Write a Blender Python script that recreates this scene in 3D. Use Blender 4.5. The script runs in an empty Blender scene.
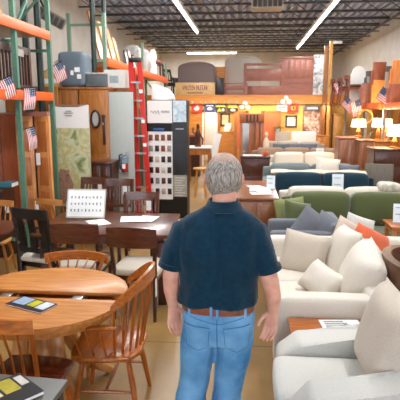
import bpy, bmesh, math, random
from mathutils import Vector, Matrix, Euler, noise
from mathutils.bvhtree import BVHTree
R = math.radians
PI = math.pi
random.seed(7)
S = bpy.context.scene
C = S.collection

# ------------------------------------------------------------------ camera
CAM = Vector((0, 0, 2.0)); YAW = R(5.5); PIT = R(10.6); FPX = 500.0
cam = bpy.data.objects.new('camera', bpy.data.cameras.new('camera'))
C.objects.link(cam)
cam.location = CAM
cam.rotation_euler = (PI/2 - PIT, 0, YAW)
cam.data.sensor_width = 36; cam.data.lens = FPX/400*36
cam.data.clip_start = 0.05
cam.data.dof.use_dof = True; cam.data.dof.focus_distance = 2.6; cam.data.dof.aperture_fstop = 9
S.camera = cam
_fw = Vector((-math.sin(YAW)*math.cos(PIT), math.cos(YAW)*math.cos(PIT), -math.sin(PIT)))
_rt = Vector((math.cos(YAW), math.sin(YAW), 0)); _up = _rt.cross(_fw)
def at(px, py, y):
    "the point of the room seen at (px, py) of the photograph, at depth y"
    r = _fw + _rt*((px-200)/FPX) + _up*((200-py)/FPX)
    return CAM + r*(y/r.y)
def span(px0, py0, px1, py1, y):
    a = at(px0, py0, y); b = at(px1, py1, y); pm = (py0+py1)/2
    return at(px0, pm, y).x, at(px1, pm, y).x, min(a.z, b.z), max(a.z, b.z)          # x0, x1, z0, z1

# ------------------------------------------------------------------ materials
def lin(h):
    h = h.lstrip('#')
    o = []
    for i in (0, 2, 4):
        c = int(h[i:i+2], 16)/255
        o.append(c/12.92 if c <= .04045 else ((c+.055)/1.055)**2.4)
    return (*o, 1)
MATS = {}
def _new(name):
    m = bpy.data.materials.new(name); m.use_nodes = True
    nt = m.node_tree
    return m, nt, nt.nodes['Principled BSDF']
def mat(name, col, rough=.5, metal=0, var=.08, scale=20, bump=0, stretch=(1,1,1), col2=None, spec=.5, coat=0, sheen=0, detail=3, lo=.3, hi=.7):
    "a surface of one colour with soft noise variation; stretch makes it grain"
    if name in MATS: return MATS[name]
    m, nt, p = _new(name)
    N = nt.nodes; L = nt.links
    tc = N.new('ShaderNodeTexCoord'); mp = N.new('ShaderNodeMapping'); nz = N.new('ShaderNodeTexNoise'); cr = N.new('ShaderNodeValToRGB')
    mp.inputs['Scale'].default_value = stretch
    nz.inputs['Scale'].default_value = scale; nz.inputs['Detail'].default_value = detail
    L.new(tc.outputs['Object'], mp.inputs['Vector']); L.new(mp.outputs['Vector'], nz.inputs['Vector'])
    L.new(nz.outputs['Fac'], cr.inputs['Fac']); L.new(cr.outputs['Color'], p.inputs['Base Color'])
    a = lin(col)
    b = lin(col2) if col2 else tuple(min(1, c*(1-2*var)) for c in a[:3]) + (1,)
    cr.color_ramp.elements[0].position = lo; cr.color_ramp.elements[1].position = hi
    cr.color_ramp.elements[0].color = b; cr.color_ramp.elements[1].color = a
    p.inputs['Roughness'].default_value = rough; p.inputs['Metallic'].default_value = metal
    p.inputs['Specular IOR Level'].default_value = spec
    p.inputs['Coat Weight'].default_value = coat; p.inputs['Coat Roughness'].default_value = .15
    p.inputs['Sheen Weight'].default_value = sheen
    if bump:
        bp = N.new('ShaderNodeBump'); bp.inputs['Strength'].default_value = bump; bp.inputs['Distance'].default_value = .01
        L.new(nz.outputs['Fac'], bp.inputs['Height']); L.new(bp.outputs['Normal'], p.inputs['Normal'])
    MATS[name] = m
    return m
def wood(name, col, col2, axis='x', rough=.35, scale=6, coat=.2):
    st = {'x': (1, 9, 9), 'y': (9, 1, 9), 'z': (9, 9, 1)}[axis]
    return mat(name, col, rough, col2=col2, scale=scale, stretch=st, bump=.05, coat=coat, detail=5)
def cloth(name, col, col2=None, var=.05, scale=170, bump=.15, rough=.95, sheen=.2):
    return mat(name, col, rough, col2=col2, var=var, scale=scale, bump=bump, spec=.15, sheen=sheen)
def glow(name, col, strength):
    m, nt, p = _new(name)
    p.inputs['Base Color'].default_value = lin(col)
    p.inputs['Emission Color'].default_value = lin(col); p.inputs['Emission Strength'].default_value = strength
    return m

W_cherry = wood('cherry_wood', '#BC6A1E', '#8C440B', 'x', .3, 5)
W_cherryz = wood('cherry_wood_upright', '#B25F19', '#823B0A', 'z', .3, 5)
W_top = wood('maple_table_wood', '#CB8843', '#A7611F', 'x', .42, 5, .1)
W_mahog = wood('mahogany_wood', '#6E2E17', '#4A1A0C', 'x', .25, 5, .4)
W_walnut = wood('walnut_wood', '#6B361D', '#421C0E', 'x', .3, 5, .35)
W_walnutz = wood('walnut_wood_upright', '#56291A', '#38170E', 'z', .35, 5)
W_black = wood('black_stained_wood', '#241A17', '#120C0A', 'z', .4, 6)
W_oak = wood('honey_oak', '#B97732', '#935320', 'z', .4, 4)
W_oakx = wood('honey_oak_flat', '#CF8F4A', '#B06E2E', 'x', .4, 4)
W_pine = wood('pine_panel', '#A5692F', '#864E20', 'z', .45, 3)
W_pinelight = wood('pale_pine', '#E0BC85', '#C79A5E', 'x', .5, 4)
W_orange = wood('orange_beam_wood', '#D9913F', '#BF732A', 'x', .45, 3)
W_red = wood('reddish_wood', '#8E4A2E', '#6E3320', 'z', .4, 4)
W_rose = wood('rose_brown_wood', '#A06655', '#875040', 'x', .45, 4)
W_dark = wood('dark_brown_wood', '#4A2B1E', '#311A12', 'z', .4, 5)
W_side = wood('sideboard_wood', '#94592E', '#6F3D1A', 'y', .35, 5)
M_metal = mat('brushed_steel', '#B9BABD', .35, .9, .05)
M_white = mat('white_paint', '#EDEBE6', .6, var=.02)
M_paper = mat('white_paper', '#F2F1EE', .7, var=.02)
M_ink = mat('grey_ink', '#6E727A', .7, var=.1)
M_blackplastic = mat('black_panel', '#141416', .45, var=.1)
M_greenpost = mat('green_rack_paint', '#5F8C76', .45, .1, .1, 30)
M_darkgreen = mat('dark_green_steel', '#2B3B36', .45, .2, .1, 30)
M_orange = mat('orange_rack_paint', '#EC6412', .4, 0, .06, 12)
M_redorange = mat('red_orange_rack_paint', '#E2622C', .4, 0, .06, 12)
M_skin = mat('skin', '#E3AE98', .5, col2='#D2937C', scale=14, spec=.3)

# ------------------------------------------------------------------ mesh builder
class MB:
    def __init__(s): s.bm = bmesh.new(); s.uv = None
    def _xf(s, vs, M):
        for v in vs: v.co = M @ v.co
    def box(s, c, d, rot=None, bev=0, seg=2, mi=0, taper=None):
        r = bmesh.ops.create_cube(s.bm, size=1)
        vs = r['verts']
        for v in vs:
            t = 1
            if taper and v.co.z > 0: t = taper
            v.co = Vector((v.co.x*d[0]*t, v.co.y*d[1]*t, v.co.z*d[2]))
        fs = list({f for v in vs for f in v.link_faces})
        for f in fs: f.material_index = mi
        if bev:
            es = list({e for v in vs for e in v.link_edges})
            q = bmesh.ops.bevel(s.bm, geom=es, offset=min(bev, min(d)*.49), segments=seg, affect='EDGES', profile=.5)
            vs = list({v for f in q['faces'] for v in f.verts} | {v for v in vs if v.is_valid})
            for f in q['faces']: f.material_index = mi
        M = Matrix.Translation(c)
        if rot: M = M @ Euler(rot).to_matrix().to_4x4()
        s._xf(vs, M); return s
    def span(s, x0, x1, y0, y1, z0, z1, **k):
        return s.box(((x0+x1)/2, (y0+y1)/2, (z0+z1)/2), (abs(x1-x0), abs(y1-y0), abs(z1-z0)), **k)
    def bar(s, a, b, w, d, bev=0, mi=0, up=(0,0,1)):
        a = Vector(a); b = Vector(b); z = (b-a); l = z.length; z.normalize()
        u = Vector(up)
        if abs(z.dot(u)) > .98: u = Vector((0,1,0))
        x = u.cross(z).normalized(); y = z.cross(x)
        t = MB(); t.box((0,0,0), (w,d,l), bev=bev, mi=mi)
        M = Matrix((x,y,z)).transposed().to_4x4(); M.translation = (a+b)/2
        return s.join(t, M)
    def join(s, t, M=None):
        me = bpy.data.meshes.new('tmp'); t.bm.to_mesh(me)
        if M: me.transform(M)
        s.bm.from_mesh(me); bpy.data.meshes.remove(me); t.bm.free(); return s
    def tube(s, pts, r, n=8, sx=1, mi=0, ref=None):
        "tube through pts; r one radius or one per point; sx squashes across"
        P = [Vector(p) for p in pts]; k = len(P)
        rs = r if isinstance(r, list) else [r]*k
        rings = []; prev = None
        for i in range(k):
            t = (P[min(i+1,k-1)] - P[max(i-1,0)]).normalized()
            u = prev if prev else (Vector(ref) if ref else (Vector((0,0,1)) if abs(t.z) < .9 else Vector((0,1,0))))
            x = (u - t*u.dot(t)).normalized(); prev = x
            y = t.cross(x)
            ra, rb = rs[i] if isinstance(rs[i], (tuple, list)) else (rs[i], rs[i]*sx)
            rings.append([P[i] + x*(math.cos(2*PI*j/n)*ra) + y*(math.sin(2*PI*j/n)*rb) for j in range(n)])
        return s.loft(rings, mi=mi)
    def loft(s, rings, cap=True, mi=0, closed=True):
        V = [[s.bm.verts.new(p) for p in r] for r in rings]; n = len(rings[0])
        for a, b in zip(V, V[1:]):
            for j in range(n if closed else n-1):
                try:
                    f = s.bm.faces.new((a[j], a[(j+1)%n], b[(j+1)%n], b[j])); f.material_index = mi
                except ValueError: pass
        if cap and closed:
            f = s.bm.faces.new(V[0][::-1]); f.material_index = mi
            f = s.bm.faces.new(V[-1]); f.material_index = mi
        return s
    def lathe(s, prof, c=(0,0,0), n=20, mi=0):
        return s.loft([[(c[0]+r*math.cos(2*PI*j/n), c[1]+r*math.sin(2*PI*j/n), c[2]+z) for j in range(n)] for r, z in prof], mi=mi)
    def ell(s, c, r, n=16, mi=0):
        q = bmesh.ops.create_uvsphere(s.bm, u_segments=n, v_segments=max(6, n//2+2), radius=1)
        for v in q['verts']: v.co = Vector((c[0]+v.co.x*r[0], c[1]+v.co.y*r[1], c[2]+v.co.z*r[2]))
        for f in {f for v in q['verts'] for f in v.link_faces}: f.material_index = mi
        return s
    def prism(s, poly, t0, t1, axis='y', bev=0, seg=2, mi=0):
        "poly of (a,b) extruded along axis: y->(x,z), x->(y,z), z->(x,y)"
        def P(a, b, t):
            return {'y': (a, t, b), 'x': (t, a, b), 'z': (a, b, t)}[axis]
        A = [s.bm.verts.new(P(a, b, t0)) for a, b in poly]; B = [s.bm.verts.new(P(a, b, t1)) for a, b in poly]
        fs = [s.bm.faces.new(A), s.bm.faces.new(B[::-1])]
        n = len(poly)
        for i in range(n): fs.append(s.bm.faces.new((A[i], B[i], B[(i+1)%n], A[(i+1)%n])))
        for f in fs: f.material_index = mi
        if bev:
            es = list({e for f in fs for e in f.edges})
            q = bmesh.ops.bevel(s.bm, geom=es, offset=bev, segments=seg, affect='EDGES', profile=.5)
            for f in q['faces']: f.material_index = mi
        return s
    def soft(s, c, d, r=.04, puff=(0,0,0), rot=None, n=10, mi=0, wob=0, seed=0):
        "upholstered block: rounded box with bulging faces"
        hx, hy, hz = d[0]/2, d[1]/2, d[2]/2
        r = min(r, hx*.98, hy*.98, hz*.98)
        t = MB(); vm = {}
        def key(p): return tuple(round(q, 5) for q in p)
        def remap(u): return math.copysign(abs(u)**.75, u)
        def pt(u, v, w):
            p = Vector((remap(u)*hx, remap(v)*hy, remap(w)*hz))
            q = Vector((max(-hx+r, min(hx-r, p.x)), max(-hy+r, min(hy-r, p.y)), max(-hz+r, min(hz-r, p.z))))
            e = p - q
            if e.length > 1e-6: p = q + e.normalized()*r if (abs(p.x) > hx-r-1e-6) + (abs(p.y) > hy-r-1e-6) + (abs(p.z) > hz-r-1e-6) > 1 else p
            a, b, g = p.x/hx, p.y/hy, p.z/hz
            p += Vector((a*puff[0]*(1-b*b)*(1-g*g), b*puff[1]*(1-a*a)*(1-g*g), g*puff[2]*(1-a*a)*(1-b*b)))
            if wob: p += noise.noise_vector(p*5 + Vector((seed*7.3, seed, 0)))*wob
            return p
        def V(u, v, w):
            k = key((u, v, w))
            if k not in vm: vm[k] = t.bm.verts.new(pt(u, v, w))
            return vm[k]
        g = [-1 + 2*i/n for i in range(n+1)]
        for ax in range(3):
            for sg in (-1, 1):
                for i in range(n):
                    for j in range(n):
                        q = []
                        for (a, b) in ((g[i],g[j]),(g[i+1],g[j]),(g[i+1],g[j+1]),(g[i],g[j+1])):
                            q.append(V(*((sg,a,b) if ax == 0 else (b,sg,a) if ax == 1 else (a,b,sg))))
                        if sg < 0: q.reverse()
                        t.bm.faces.new(q).material_index = mi
        M = Matrix.Translation(c)
        if rot: M = M @ Euler(rot).to_matrix().to_4x4()
        return s.join(t, M)
    def pillow(s, w, h, t, n=14, M=None, pinch=.05, mi=0, seed=0):
        "throw pillow lying in xz, thickness along y, centre at 0"
        q = MB(); F = {}
        for sd in (-1, 1):
            for i in range(n+1):
                for j in range(n+1):
                    u = -1+2*i/n; v = -1+2*j/n
                    ed = (1-u**4)*(1-v**4)
                    x = w/2*u*(1-pinch*(1-v*v)); z = h/2*v*(1-pinch*(1-u*u))
                    y = sd*t/2*max(0, ed)**.55 + .006*noise.noise(Vector((u*2, v*2, sd+seed*3.1)))*(ed > 0)
                    if ed <= 1e-9 and sd == 1: F[1,i,j] = F[-1,i,j]
                    else: F[sd,i,j] = q.bm.verts.new((x, y, z))
        for sd in (-1, 1):
            for i in range(n):
                for j in range(n):
                    vs = [F[sd,i,j], F[sd,i+1,j], F[sd,i+1,j+1], F[sd,i,j+1]]
                    if sd > 0: vs.reverse()
                    try: q.bm.faces.new(vs).material_index = mi
                    except ValueError: pass
        return s.join(q, M)
    def sheet(s, fn, nu, nv, th, mi=0, mfn=None):
        "closed sheet of thickness th following fn(u,v) -> point, normal direction from neighbours"
        P = [[Vector(fn(i/nu, j/nv)) for j in range(nv+1)] for i in range(nu+1)]
        def nrm(i, j):
            a = P[min(i+1,nu)][j]-P[max(i-1,0)][j]; b = P[i][min(j+1,nv)]-P[i][max(j-1,0)]
            return a.cross(b).normalized()
        A = [[s.bm.verts.new(P[i][j]+nrm(i,j)*th/2) for j in range(nv+1)] for i in range(nu+1)]
        B = [[s.bm.verts.new(P[i][j]-nrm(i,j)*th/2) for j in range(nv+1)] for i in range(nu+1)]
        for i in range(nu):
            for j in range(nv):
                k = mfn(i, j) if mfn else mi
                s.bm.faces.new((A[i][j],A[i+1][j],A[i+1][j+1],A[i][j+1])).material_index = k
                s.bm.faces.new((B[i][j],B[i][j+1],B[i+1][j+1],B[i+1][j])).material_index = k
        for i in range(nu):
            s.bm.faces.new((A[i][0],B[i][0],B[i+1][0],A[i+1][0])).material_index = mi
            s.bm.faces.new((A[i][nv],A[i+1][nv],B[i+1][nv],B[i][nv])).material_index = mi
        for j in range(nv):
            s.bm.faces.new((A[0][j],A[0][j+1],B[0][j+1],B[0][j])).material_index = mi
            s.bm.faces.new((A[nu][j],B[nu][j],B[nu][j+1],A[nu][j+1])).material_index = mi
        return s
    def build(s, name, m, parent=None, smooth=35, fix=True):
        if fix: bmesh.ops.recalc_face_normals(s.bm, faces=s.bm.faces[:])
        me = bpy.data.meshes.new(name); s.bm.to_mesh(me); s.bm.free()
        for x in (m if isinstance(m, (list, tuple)) else [m]): me.materials.append(x)
        me.polygons.foreach_set('use_smooth', [True]*len(me.polygons))
        me.set_sharp_from_angle(angle=R(smooth))
        o = bpy.data.objects.new(name, me); C.objects.link(o)
        if parent: o.parent = parent
        return o

def thing(name, label, cat, loc=(0,0,0), rz=0, group=None):
    o = bpy.data.objects.new(name, None); C.objects.link(o)
    o.empty_display_size = .1
    o.location = loc; o.rotation_euler = (0, 0, rz)
    o['label'] = label; o['category'] = cat
    if group: o['group'] = group
    return o
def one(name, mb, m, label, cat, loc=(0,0,0), rot=(0,0,0), group=None, smooth=35):
    o = mb.build(name, m, None, smooth)
    o.location = loc; o.rotation_euler = rot
    o['label'] = label; o['category'] = cat
    if group: o['group'] = group
    return o
def struct(name, mb, m, parent=None):
    o = mb.build(name, m, parent)
    if not parent: o['kind'] = 'structure'
    return o
def copy_tree(o, parent=None):
    c = o.copy(); C.objects.link(c)
    if parent: c.parent = parent
    for ch in list(o.children): copy_tree(ch, c)
    return c
def dup(o, label, loc, rz=None, group=None):
    c = copy_tree(o); c.location = loc; c['label'] = label
    if rz is not None: c.rotation_euler = (0, 0, rz)
    if group: c['group'] = group
    return c

# ------------------------------------------------------------------ room
XL, XR, YF, YB, ZC = -4.2, 4.15, -4.0, 24.0, 4.65
def floor_mat():
    m, nt, p = _new('polished_concrete'); N = nt.nodes; L = nt.links
    tc = N.new('ShaderNodeTexCoord')
    n1 = N.new('ShaderNodeTexNoise'); n1.inputs['Scale'].default_value = .9; n1.inputs['Detail'].default_value = 6
    n2 = N.new('ShaderNodeTexNoise'); n2.inputs['Scale'].default_value = 18; n2.inputs['Detail'].default_value = 4
    L.new(tc.outputs['Object'], n1.inputs['Vector']); L.new(tc.outputs['Object'], n2.inputs['Vector'])
    c1 = N.new('ShaderNodeValToRGB'); L.new(n1.outputs['Fac'], c1.inputs['Fac'])
    c1.color_ramp.elements[0].position = .35; c1.color_ramp.elements[0].color = lin('#84663A')
    c1.color_ramp.elements[1].position = .65; c1.color_ramp.elements[1].color = lin('#AF864C')
    mx = N.new('ShaderNodeMix'); mx.data_type = 'RGBA'; mx.blend_type = 'MULTIPLY'; mx.inputs['Factor'].default_value = .25
    L.new(c1.outputs['Color'], mx.inputs['A']); L.new(n2.outputs['Color'], mx.inputs['B'])
    sp = N.new('ShaderNodeSeparateXYZ'); L.new(tc.outputs['Object'], sp.inputs['Vector'])
    def seam(sock, off, period, w):
        a = N.new('ShaderNodeMath'); a.operation = 'SUBTRACT'; L.new(sock, a.inputs[0]); a.inputs[1].default_value = off - period/2
        b = N.new('ShaderNodeMath'); b.operation = 'FLOORED_MODULO'; L.new(a.outputs[0], b.inputs[0]); b.inputs[1].default_value = period
        c = N.new('ShaderNodeMath'); c.operation = 'SUBTRACT'; L.new(b.outputs[0], c.inputs[0]); c.inputs[1].default_value = period/2
        d = N.new('ShaderNodeMath'); d.operation = 'ABSOLUTE'; L.new(c.outputs[0], d.inputs[0])
        e = N.new('ShaderNodeMath'); e.operation = 'LESS_THAN'; L.new(d.outputs[0], e.inputs[0]); e.inputs[1].default_value = w
        return e.outputs[0]
    s1 = seam(sp.outputs['Y'], 3.97, 3.6, .007); s2 = seam(sp.outputs['X'], 2.6, 4.2, .007)
    ad = N.new('ShaderNodeMath'); ad.operation = 'MAXIMUM'; L.new(s1, ad.inputs[0]); L.new(s2, ad.inputs[1])
    m2 = N.new('ShaderNodeMix'); m2.data_type = 'RGBA'; L.new(ad.outputs[0], m2.inputs['Factor'])
    L.new(mx.outputs['Result'], m2.inputs['A']); m2.inputs['B'].default_value = lin('#5E4A30')
    L.new(m2.outputs['Result'], p.inputs['Base Color'])
    p.inputs['Roughness'].default_value = .38
    return m
struct('floor', MB().span(XL-.2, XR+.2, YF-.2, YB+.2, -.1, 0), floor_mat())
M_wall = mat('white_block_wall', '#D9D5CD', .85, var=.03, scale=3, col2='#CCC6BC')
M_wallb = mat('grey_white_block_wall', '#CFCBC4', .85, var=.03, scale=3, col2='#C0BBB3')
struct('wall_left', MB().span(XL-.2, XL, YF, YB, 0, ZC+.3), M_wall)
struct('wall_right', MB().span(XR, XR+.2, YF, YB, 0, ZC+.3), M_wall)
struct('wall_back', MB().span(XL-.2, XR+.2, YB, YB+.2, 0, ZC+.3), M_wallb)
# shop front behind the camera: piers, header and three tall windows
fw = MB()
for a, b in ((XL-.2, -3.7), (-1.35, -1.15), (1.15, 1.35), (3.7, XR+.2)): fw.span(a, b, YF-.2, YF, 0, 3.3)
fw.span(XL-.2, XR+.2, YF-.2, YF, 3.3, ZC+.3); fw.span(XL-.2, XR+.2, YF-.2, YF, 0, .15)
struct('wall_front', fw, M_wall)
gm, gnt, gp = _new('window_glass'); gp.inputs['Transmission Weight'].default_value = 1; gp.inputs['Roughness'].default_value = 0; gp.inputs['IOR'].default_value = 1.01; gp.inputs['Base Color'].default_value = (1,1,1,1)
for i, (a, b) in enumerate(((-3.7,-1.35), (-1.15,1.15), (1.35,3.7))):
    f = MB()
    f.span(a, a+.06, YF-.15, YF-.05, .15, 3.3); f.span(b-.06, b, YF-.15, YF-.05, .15, 3.3); f.span(a, b, YF-.15, YF-.05, 3.24, 3.3); f.span(a, b, YF-.15, YF-.05, .15, .21)
    w = struct('window_%d' % (i+1), f, M_metal)
    MB().span(a+.06, b-.06, YF-.105, YF-.095, .21, 3.24).build('pane', gm, w)
# ceiling: ribbed steel deck on bar joists
M_deck = mat('steel_deck_paint', '#C2D2EC', .6, 0, .05, 6)
M_joist = mat('joist_steel', '#43464E', .55, .1, .08, 10)
dk = MB(); nrib = 38; wr = (XR-XL)/nrib
prof = []
for i in range(nrib):
    x = XL + i*wr
    prof += [(x, ZC), (x+wr*.45, ZC), (x+wr*.52, ZC+.12), (x+wr*.93, ZC+.12)]
prof += [(XR, ZC), (XR, ZC+.3), (XL, ZC+.3)]
dk.prism(prof, YF, YB, 'y')
ceil = struct('ceiling', dk, M_deck)
yj = YF + 1
while yj < YB:
    j = MB()
    j.span(XL, XR, yj-.05, yj+.05, ZC-.04, ZC-.005); j.span(XL, XR, yj-.04, yj+.04, ZC-.265, ZC-.235)
    n = 14
    for i in range(n):
        xa = XL + (XR-XL)*i/n; xb = XL + (XR-XL)*(i+1)/n; xm = (xa+xb)/2
        j.bar((xa, yj, ZC-.04), (xm, yj, ZC-.24), .016, .016); j.bar((xm, yj, ZC-.24), (xb, yj, ZC-.04), .016, .016)
    j.build('joist', M_joist, ceil)
    yj += 1.2
# ducts / bracing under the deck
one('ceiling_pipe', MB().tube([(0,-11,0),(0,11,0)], .035, 10), M_joist, 'dark steel pipe running along ceiling beside the right wall', 'pipe', (3.6, 12.5, 4.22))

# partition under the mezzanine
YP = 17.0
M_yellow = mat('yellow_plaster', '#F2C777', .8, var=.03, scale=2, col2='#EBB75F')
dx0, dx1, _, dz = span(204, 112, 216, 113, YP)
pw = MB()
pw.span(XL, dx0, YP, YP+.12, 0, 2.22); pw.span(dx1, XR, YP, YP+.12, 0, 2.22); pw.span(dx0, dx1, YP, YP+.12, dz, 2.22)
struct('wall_partition', pw, M_yellow)
df = MB(); df.span(dx0-.06, dx0, YP-.03, YP+.15, 0, dz+.06); df.span(dx1, dx1+.06, YP-.03, YP+.15, 0, dz+.06); df.span(dx0-.06, dx1+.06, YP-.03, YP+.15, dz, dz+.06)
struct('door_1', df, M_white)
one('added_globe_light', MB().ell((0,0,0),(.12,.12,.08)), glow('added_globe_glass','#FFFFFF',14), 'unseen round white light added to brighten the room behind the doorway', 'ceiling light', (dx0+.25, YP+.9, 2.15))  # unseen lamp, added so the doorway reads bright
_l = bpy.data.lights.new('added_globe_lamp','POINT'); _l.energy = 45; _l.shadow_soft_size = .15
_o = bpy.data.objects.new('added_globe_lamp', _l); C.objects.link(_o); _o.location = (dx0+.25, YP+.9, 1.95)
struct('wall_inner', MB().span(dx0-1, dx1+1.2, YP+1.8, YP+1.9, 0, 2.22), M_white)
bx0, bx1, bz0, bz1 = span(170, 95, 330, 103.5, YP-.1)
struct('trim_1', MB().span(XL, XR, YP-.12, YP-.002, bz0, bz1+.0), W_orange)
struct('mezzanine_deck', MB().span(XL, XR, YP, YB, 2.24, 2.32), mat('plywood', '#C89A5C', .7, var=.08, scale=4)).name = 'floor_mezzanine'
ZM = 2.32

# ------------------------------------------------------------------ ceiling lights (long fluorescent rows)
M_tube = glow('fluorescent_tube', '#FFFCF4', 9)
M_fix = mat('fixture_enamel', '#E6E6E6', .4, var=.02)
def strip(x, y0, y1, z, label, energy, along='y', axis_len=None):
    L_ = y1 - y0
    t = thing('strip_light', label, 'ceiling light', (x, (y0+y1)/2, z) if along == 'y' else ((y0+y1)/2, x, z), 0 if along == 'y' else PI/2, 'fluorescent strip lights')
    MB().prism([(-.08,.09),(.08,.09),(.06,.03),(-.06,.03)], -L_/2, L_/2, 'y').build('housing', M_fix, t)
    k = max(1, round(L_/2.4))
    for i in range(k):
        a = -L_/2 + L_*i/k + .04; b = -L_/2 + L_*(i+1)/k - .04
        MB().tube([(0,a,.012),(0,b,.012)], .03, 10).build('tube', M_tube, t)
        for q in (a+.2, b-.2): MB().bar((0,q,.09), (0,q,.12), .012, .012).build('hanger', M_joist, t)
    n = max(1, round(L_/4.8))
    for i in range(n):
        ld = bpy.data.lights.new('strip_lamp', 'AREA'); ld.shape = 'RECTANGLE'; ld.size = .14; ld.size_y = L_/n*.95
        ld.energy = energy*L_/n; ld.color = (.97, .985, 1)
        lo = bpy.data.objects.new('strip_lamp', ld); C.objects.link(lo); lo.parent = t
        lo.location = (0, -L_/2 + L_*(i+.5)/n, -.03)
EN = 21
strip(-1.66, 1.5, 16.35, 4.26, 'long fluorescent strip light hung along ceiling over the dining tables', EN)
strip(1.88, 1.5, 21.0, 4.26, 'longest fluorescent strip light hung along ceiling over the row of sofas', EN)
strip(22.4, -2.75, -.55, 4.26, 'short crosswise fluorescent strip light near back wall above arched headboards', EN*2.6, 'x')

w = bpy.data.worlds.new('daylight'); S.world = w; w.use_nodes = True
bg = w.node_tree.nodes['Background']; bg.inputs['Color'].default_value = lin('#EAF2FF'); bg.inputs['Strength'].default_value = 5.5
S.view_settings.view_transform = 'Standard'; S.view_settings.look = 'None'; S.view_settings.gamma = 1
S.view_settings.use_curve_mapping = False; S.view_settings.exposure = 0.24
S.render.film_transparent = False
#==PART2==
# ------------------------------------------------------------------ dining chairs
def tag_card(parent, x, y, z, rz=0):
    "paper price tag hanging on a string"
    return MB().box((0,0,0), (.05,.003,.09)).build('price_tag', M_paper, parent)

# oval split pedestal table
t = thing('dining_table', 'honey maple oval dining table pulled open along its middle seam', 'table', (-1.37, 3.10, 0))
def half(sgn):
    pts = [(.56*math.cos(a), sgn*(.06 + .50*math.sin(a))) for a in [PI*i/28 for i in range(29)]]
    m = MB(); m.prism(pts, .722, .75, 'z', bev=.006); return m
def apron(sgn):
    pts = [(.50*math.cos(a), sgn*(.06 + .44*math.sin(a))) for a in [PI*i/28 for i in range(29)]]
    pts += [(x*.95, sgn*(.06+.0) + (y-sgn*.06)*.95) for x, y in pts[::-1]]
    m = MB(); m.prism(pts, .655, .722, 'z'); return m
for s_ in (1, -1):
    tp = half(s_).build('tabletop_half', W_top, t)
    apron(s_).build('apron', W_top, tp)
for x in (-.26, 0.24):
    m = MB(); m.box((x,0,.70), (.035,.5,.03)); m.box((x,0,.728), (.07,.06,.012), bev=.003)
    m.build('extension_slide', M_metal, t)
W_lt = wood('pale_cherry_upright', '#D09458', '#B0702F', 'z', .35, 5)
for sx, sy in ((1,1),(1,-1),(-1,1),(-1,-1)):
    m = MB(); m.tube([(sx*.10, sy*.09, .66), (sx*.13, sy*.12, .38), (sx*.20, sy*.18, .18), (sx*.36, sy*.33, .03)], [(.035,.05),(.04,.055),(.038,.05),(.028,.035)], 10)
    m.build('leg', W_lt, t)
m = MB(); m.box((0,0,.655), (.5,.42,.03), bev=.008); m.build('pedestal_plate', W_lt, t)
m = MB(); m.lathe([(.05,.2),(.085,.24),(.085,.3),(.06,.36),(.06,.62),(.09,.65)], n=20); m.build('pedestal_post', W_lt, t)

def magazine(label, loc, rz, bands, w=.2, h=.27, th=.008, group=None, cover='#26282C'):
    t = thing('magazine', label, 'magazine', loc, rz, group)
    MB().box((0,0,th/2), (w,h,th*.7)).build('pages', M_paper, t)
    MB().box((0,0,th), (w+.004,h+.004,.0012)).build('cover', mat('cover_'+cover, cover, .3, var=.05), t)
    for (x0,x1,y0,y1,c) in bands:
        MB().span((x0-.5)*w, (x1-.5)*w, (y0-.5)*h, (y1-.5)*h, th+.0004, th+.0014).build('cover_picture', mat('print_'+c, c, .35, var=.15, scale=30), t)
    return t
magazine('dark brochure with blue, yellow and white panels on the honey maple table', (-1.36,2.90,.752), R(68), [(.25,.95,.05,.3,'#D9E0EA'),(.3,.9,.34,.55,'#C9C21E'),(.25,.95,.6,.95,'#9FB4D0')], .15, .30)

def windsor_arm(name, label):
    t = thing(name, label, 'chair')
    # front is -Y
    pts = [(.24,-.2),(.255,0),(.22,.17),(.12,.225),(-.12,.225),(-.22,.17),(-.255,0),(-.24,-.2),(-.12,-.235),(.12,-.235)]
    sm = MB(); sm.prism(pts, .425, .462, 'z', bev=.014, seg=3); sm.build('seat', W_cherry, t)
    for sx, sy in ((1,-1),(-1,-1),(1,1),(-1,1)):
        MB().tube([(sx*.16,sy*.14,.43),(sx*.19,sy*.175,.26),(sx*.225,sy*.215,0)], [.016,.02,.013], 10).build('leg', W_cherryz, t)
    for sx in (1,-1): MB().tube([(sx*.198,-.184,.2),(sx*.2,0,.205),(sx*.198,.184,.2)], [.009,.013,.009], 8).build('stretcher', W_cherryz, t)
    MB().tube([(-.2,0,.205),(0,0,.205),(.2,0,.205)], [.009,.013,.009], 8).build('stretcher', W_cherryz, t)
    # broad steam-bent back rail wrapping round to low arms
    def railpt(a):
        q = abs(a)/R(80)
        return Vector((.27*math.sin(a), .02+.27*math.cos(a), .955 - .17*q**2))
    MB().sheet(lambda u, v: railpt(R(-80)+R(160)*u) + Vector((0,0,(v-.5)*(.085-.04*abs(2*u-1)**2))), 30, 4, .022).build('back_rail', W_cherry, t)
    for i in range(11):
        a = R(-76)+R(152)*i/10; p = railpt(a)
        b0 = Vector((.19*math.sin(a), .02+.19*math.cos(a), .455))
        MB().tube([b0, b0.lerp(p,.4)+Vector((0,0,0)), p-Vector((0,0,.02))], [.009,.009,.007], 7).build('spindle', W_cherryz, t)
    for sx in (1,-1):
        MB().tube([(sx*.235,.09,.66),(sx*.255,-.06,.66),(sx*.262,-.2,.655),(sx*.25,-.23,.652)], (.013,.022), 8, ref=(0,0,1)).build('arm', W_cherry, t)
        for y0, y1 in ((-.14,-.19),(-.06,-.1),(.02,-.01)):
            MB().tube([(sx*.215,y0,.455),(sx*.258,y1,.65)], [.008,.007], 7).build('arm_spindle', W_cherryz, t)
    tg = MB().box((-.1,.292,.80), (.045,.003,.12)).build('price_tag', M_paper, t)
    return t
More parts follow.
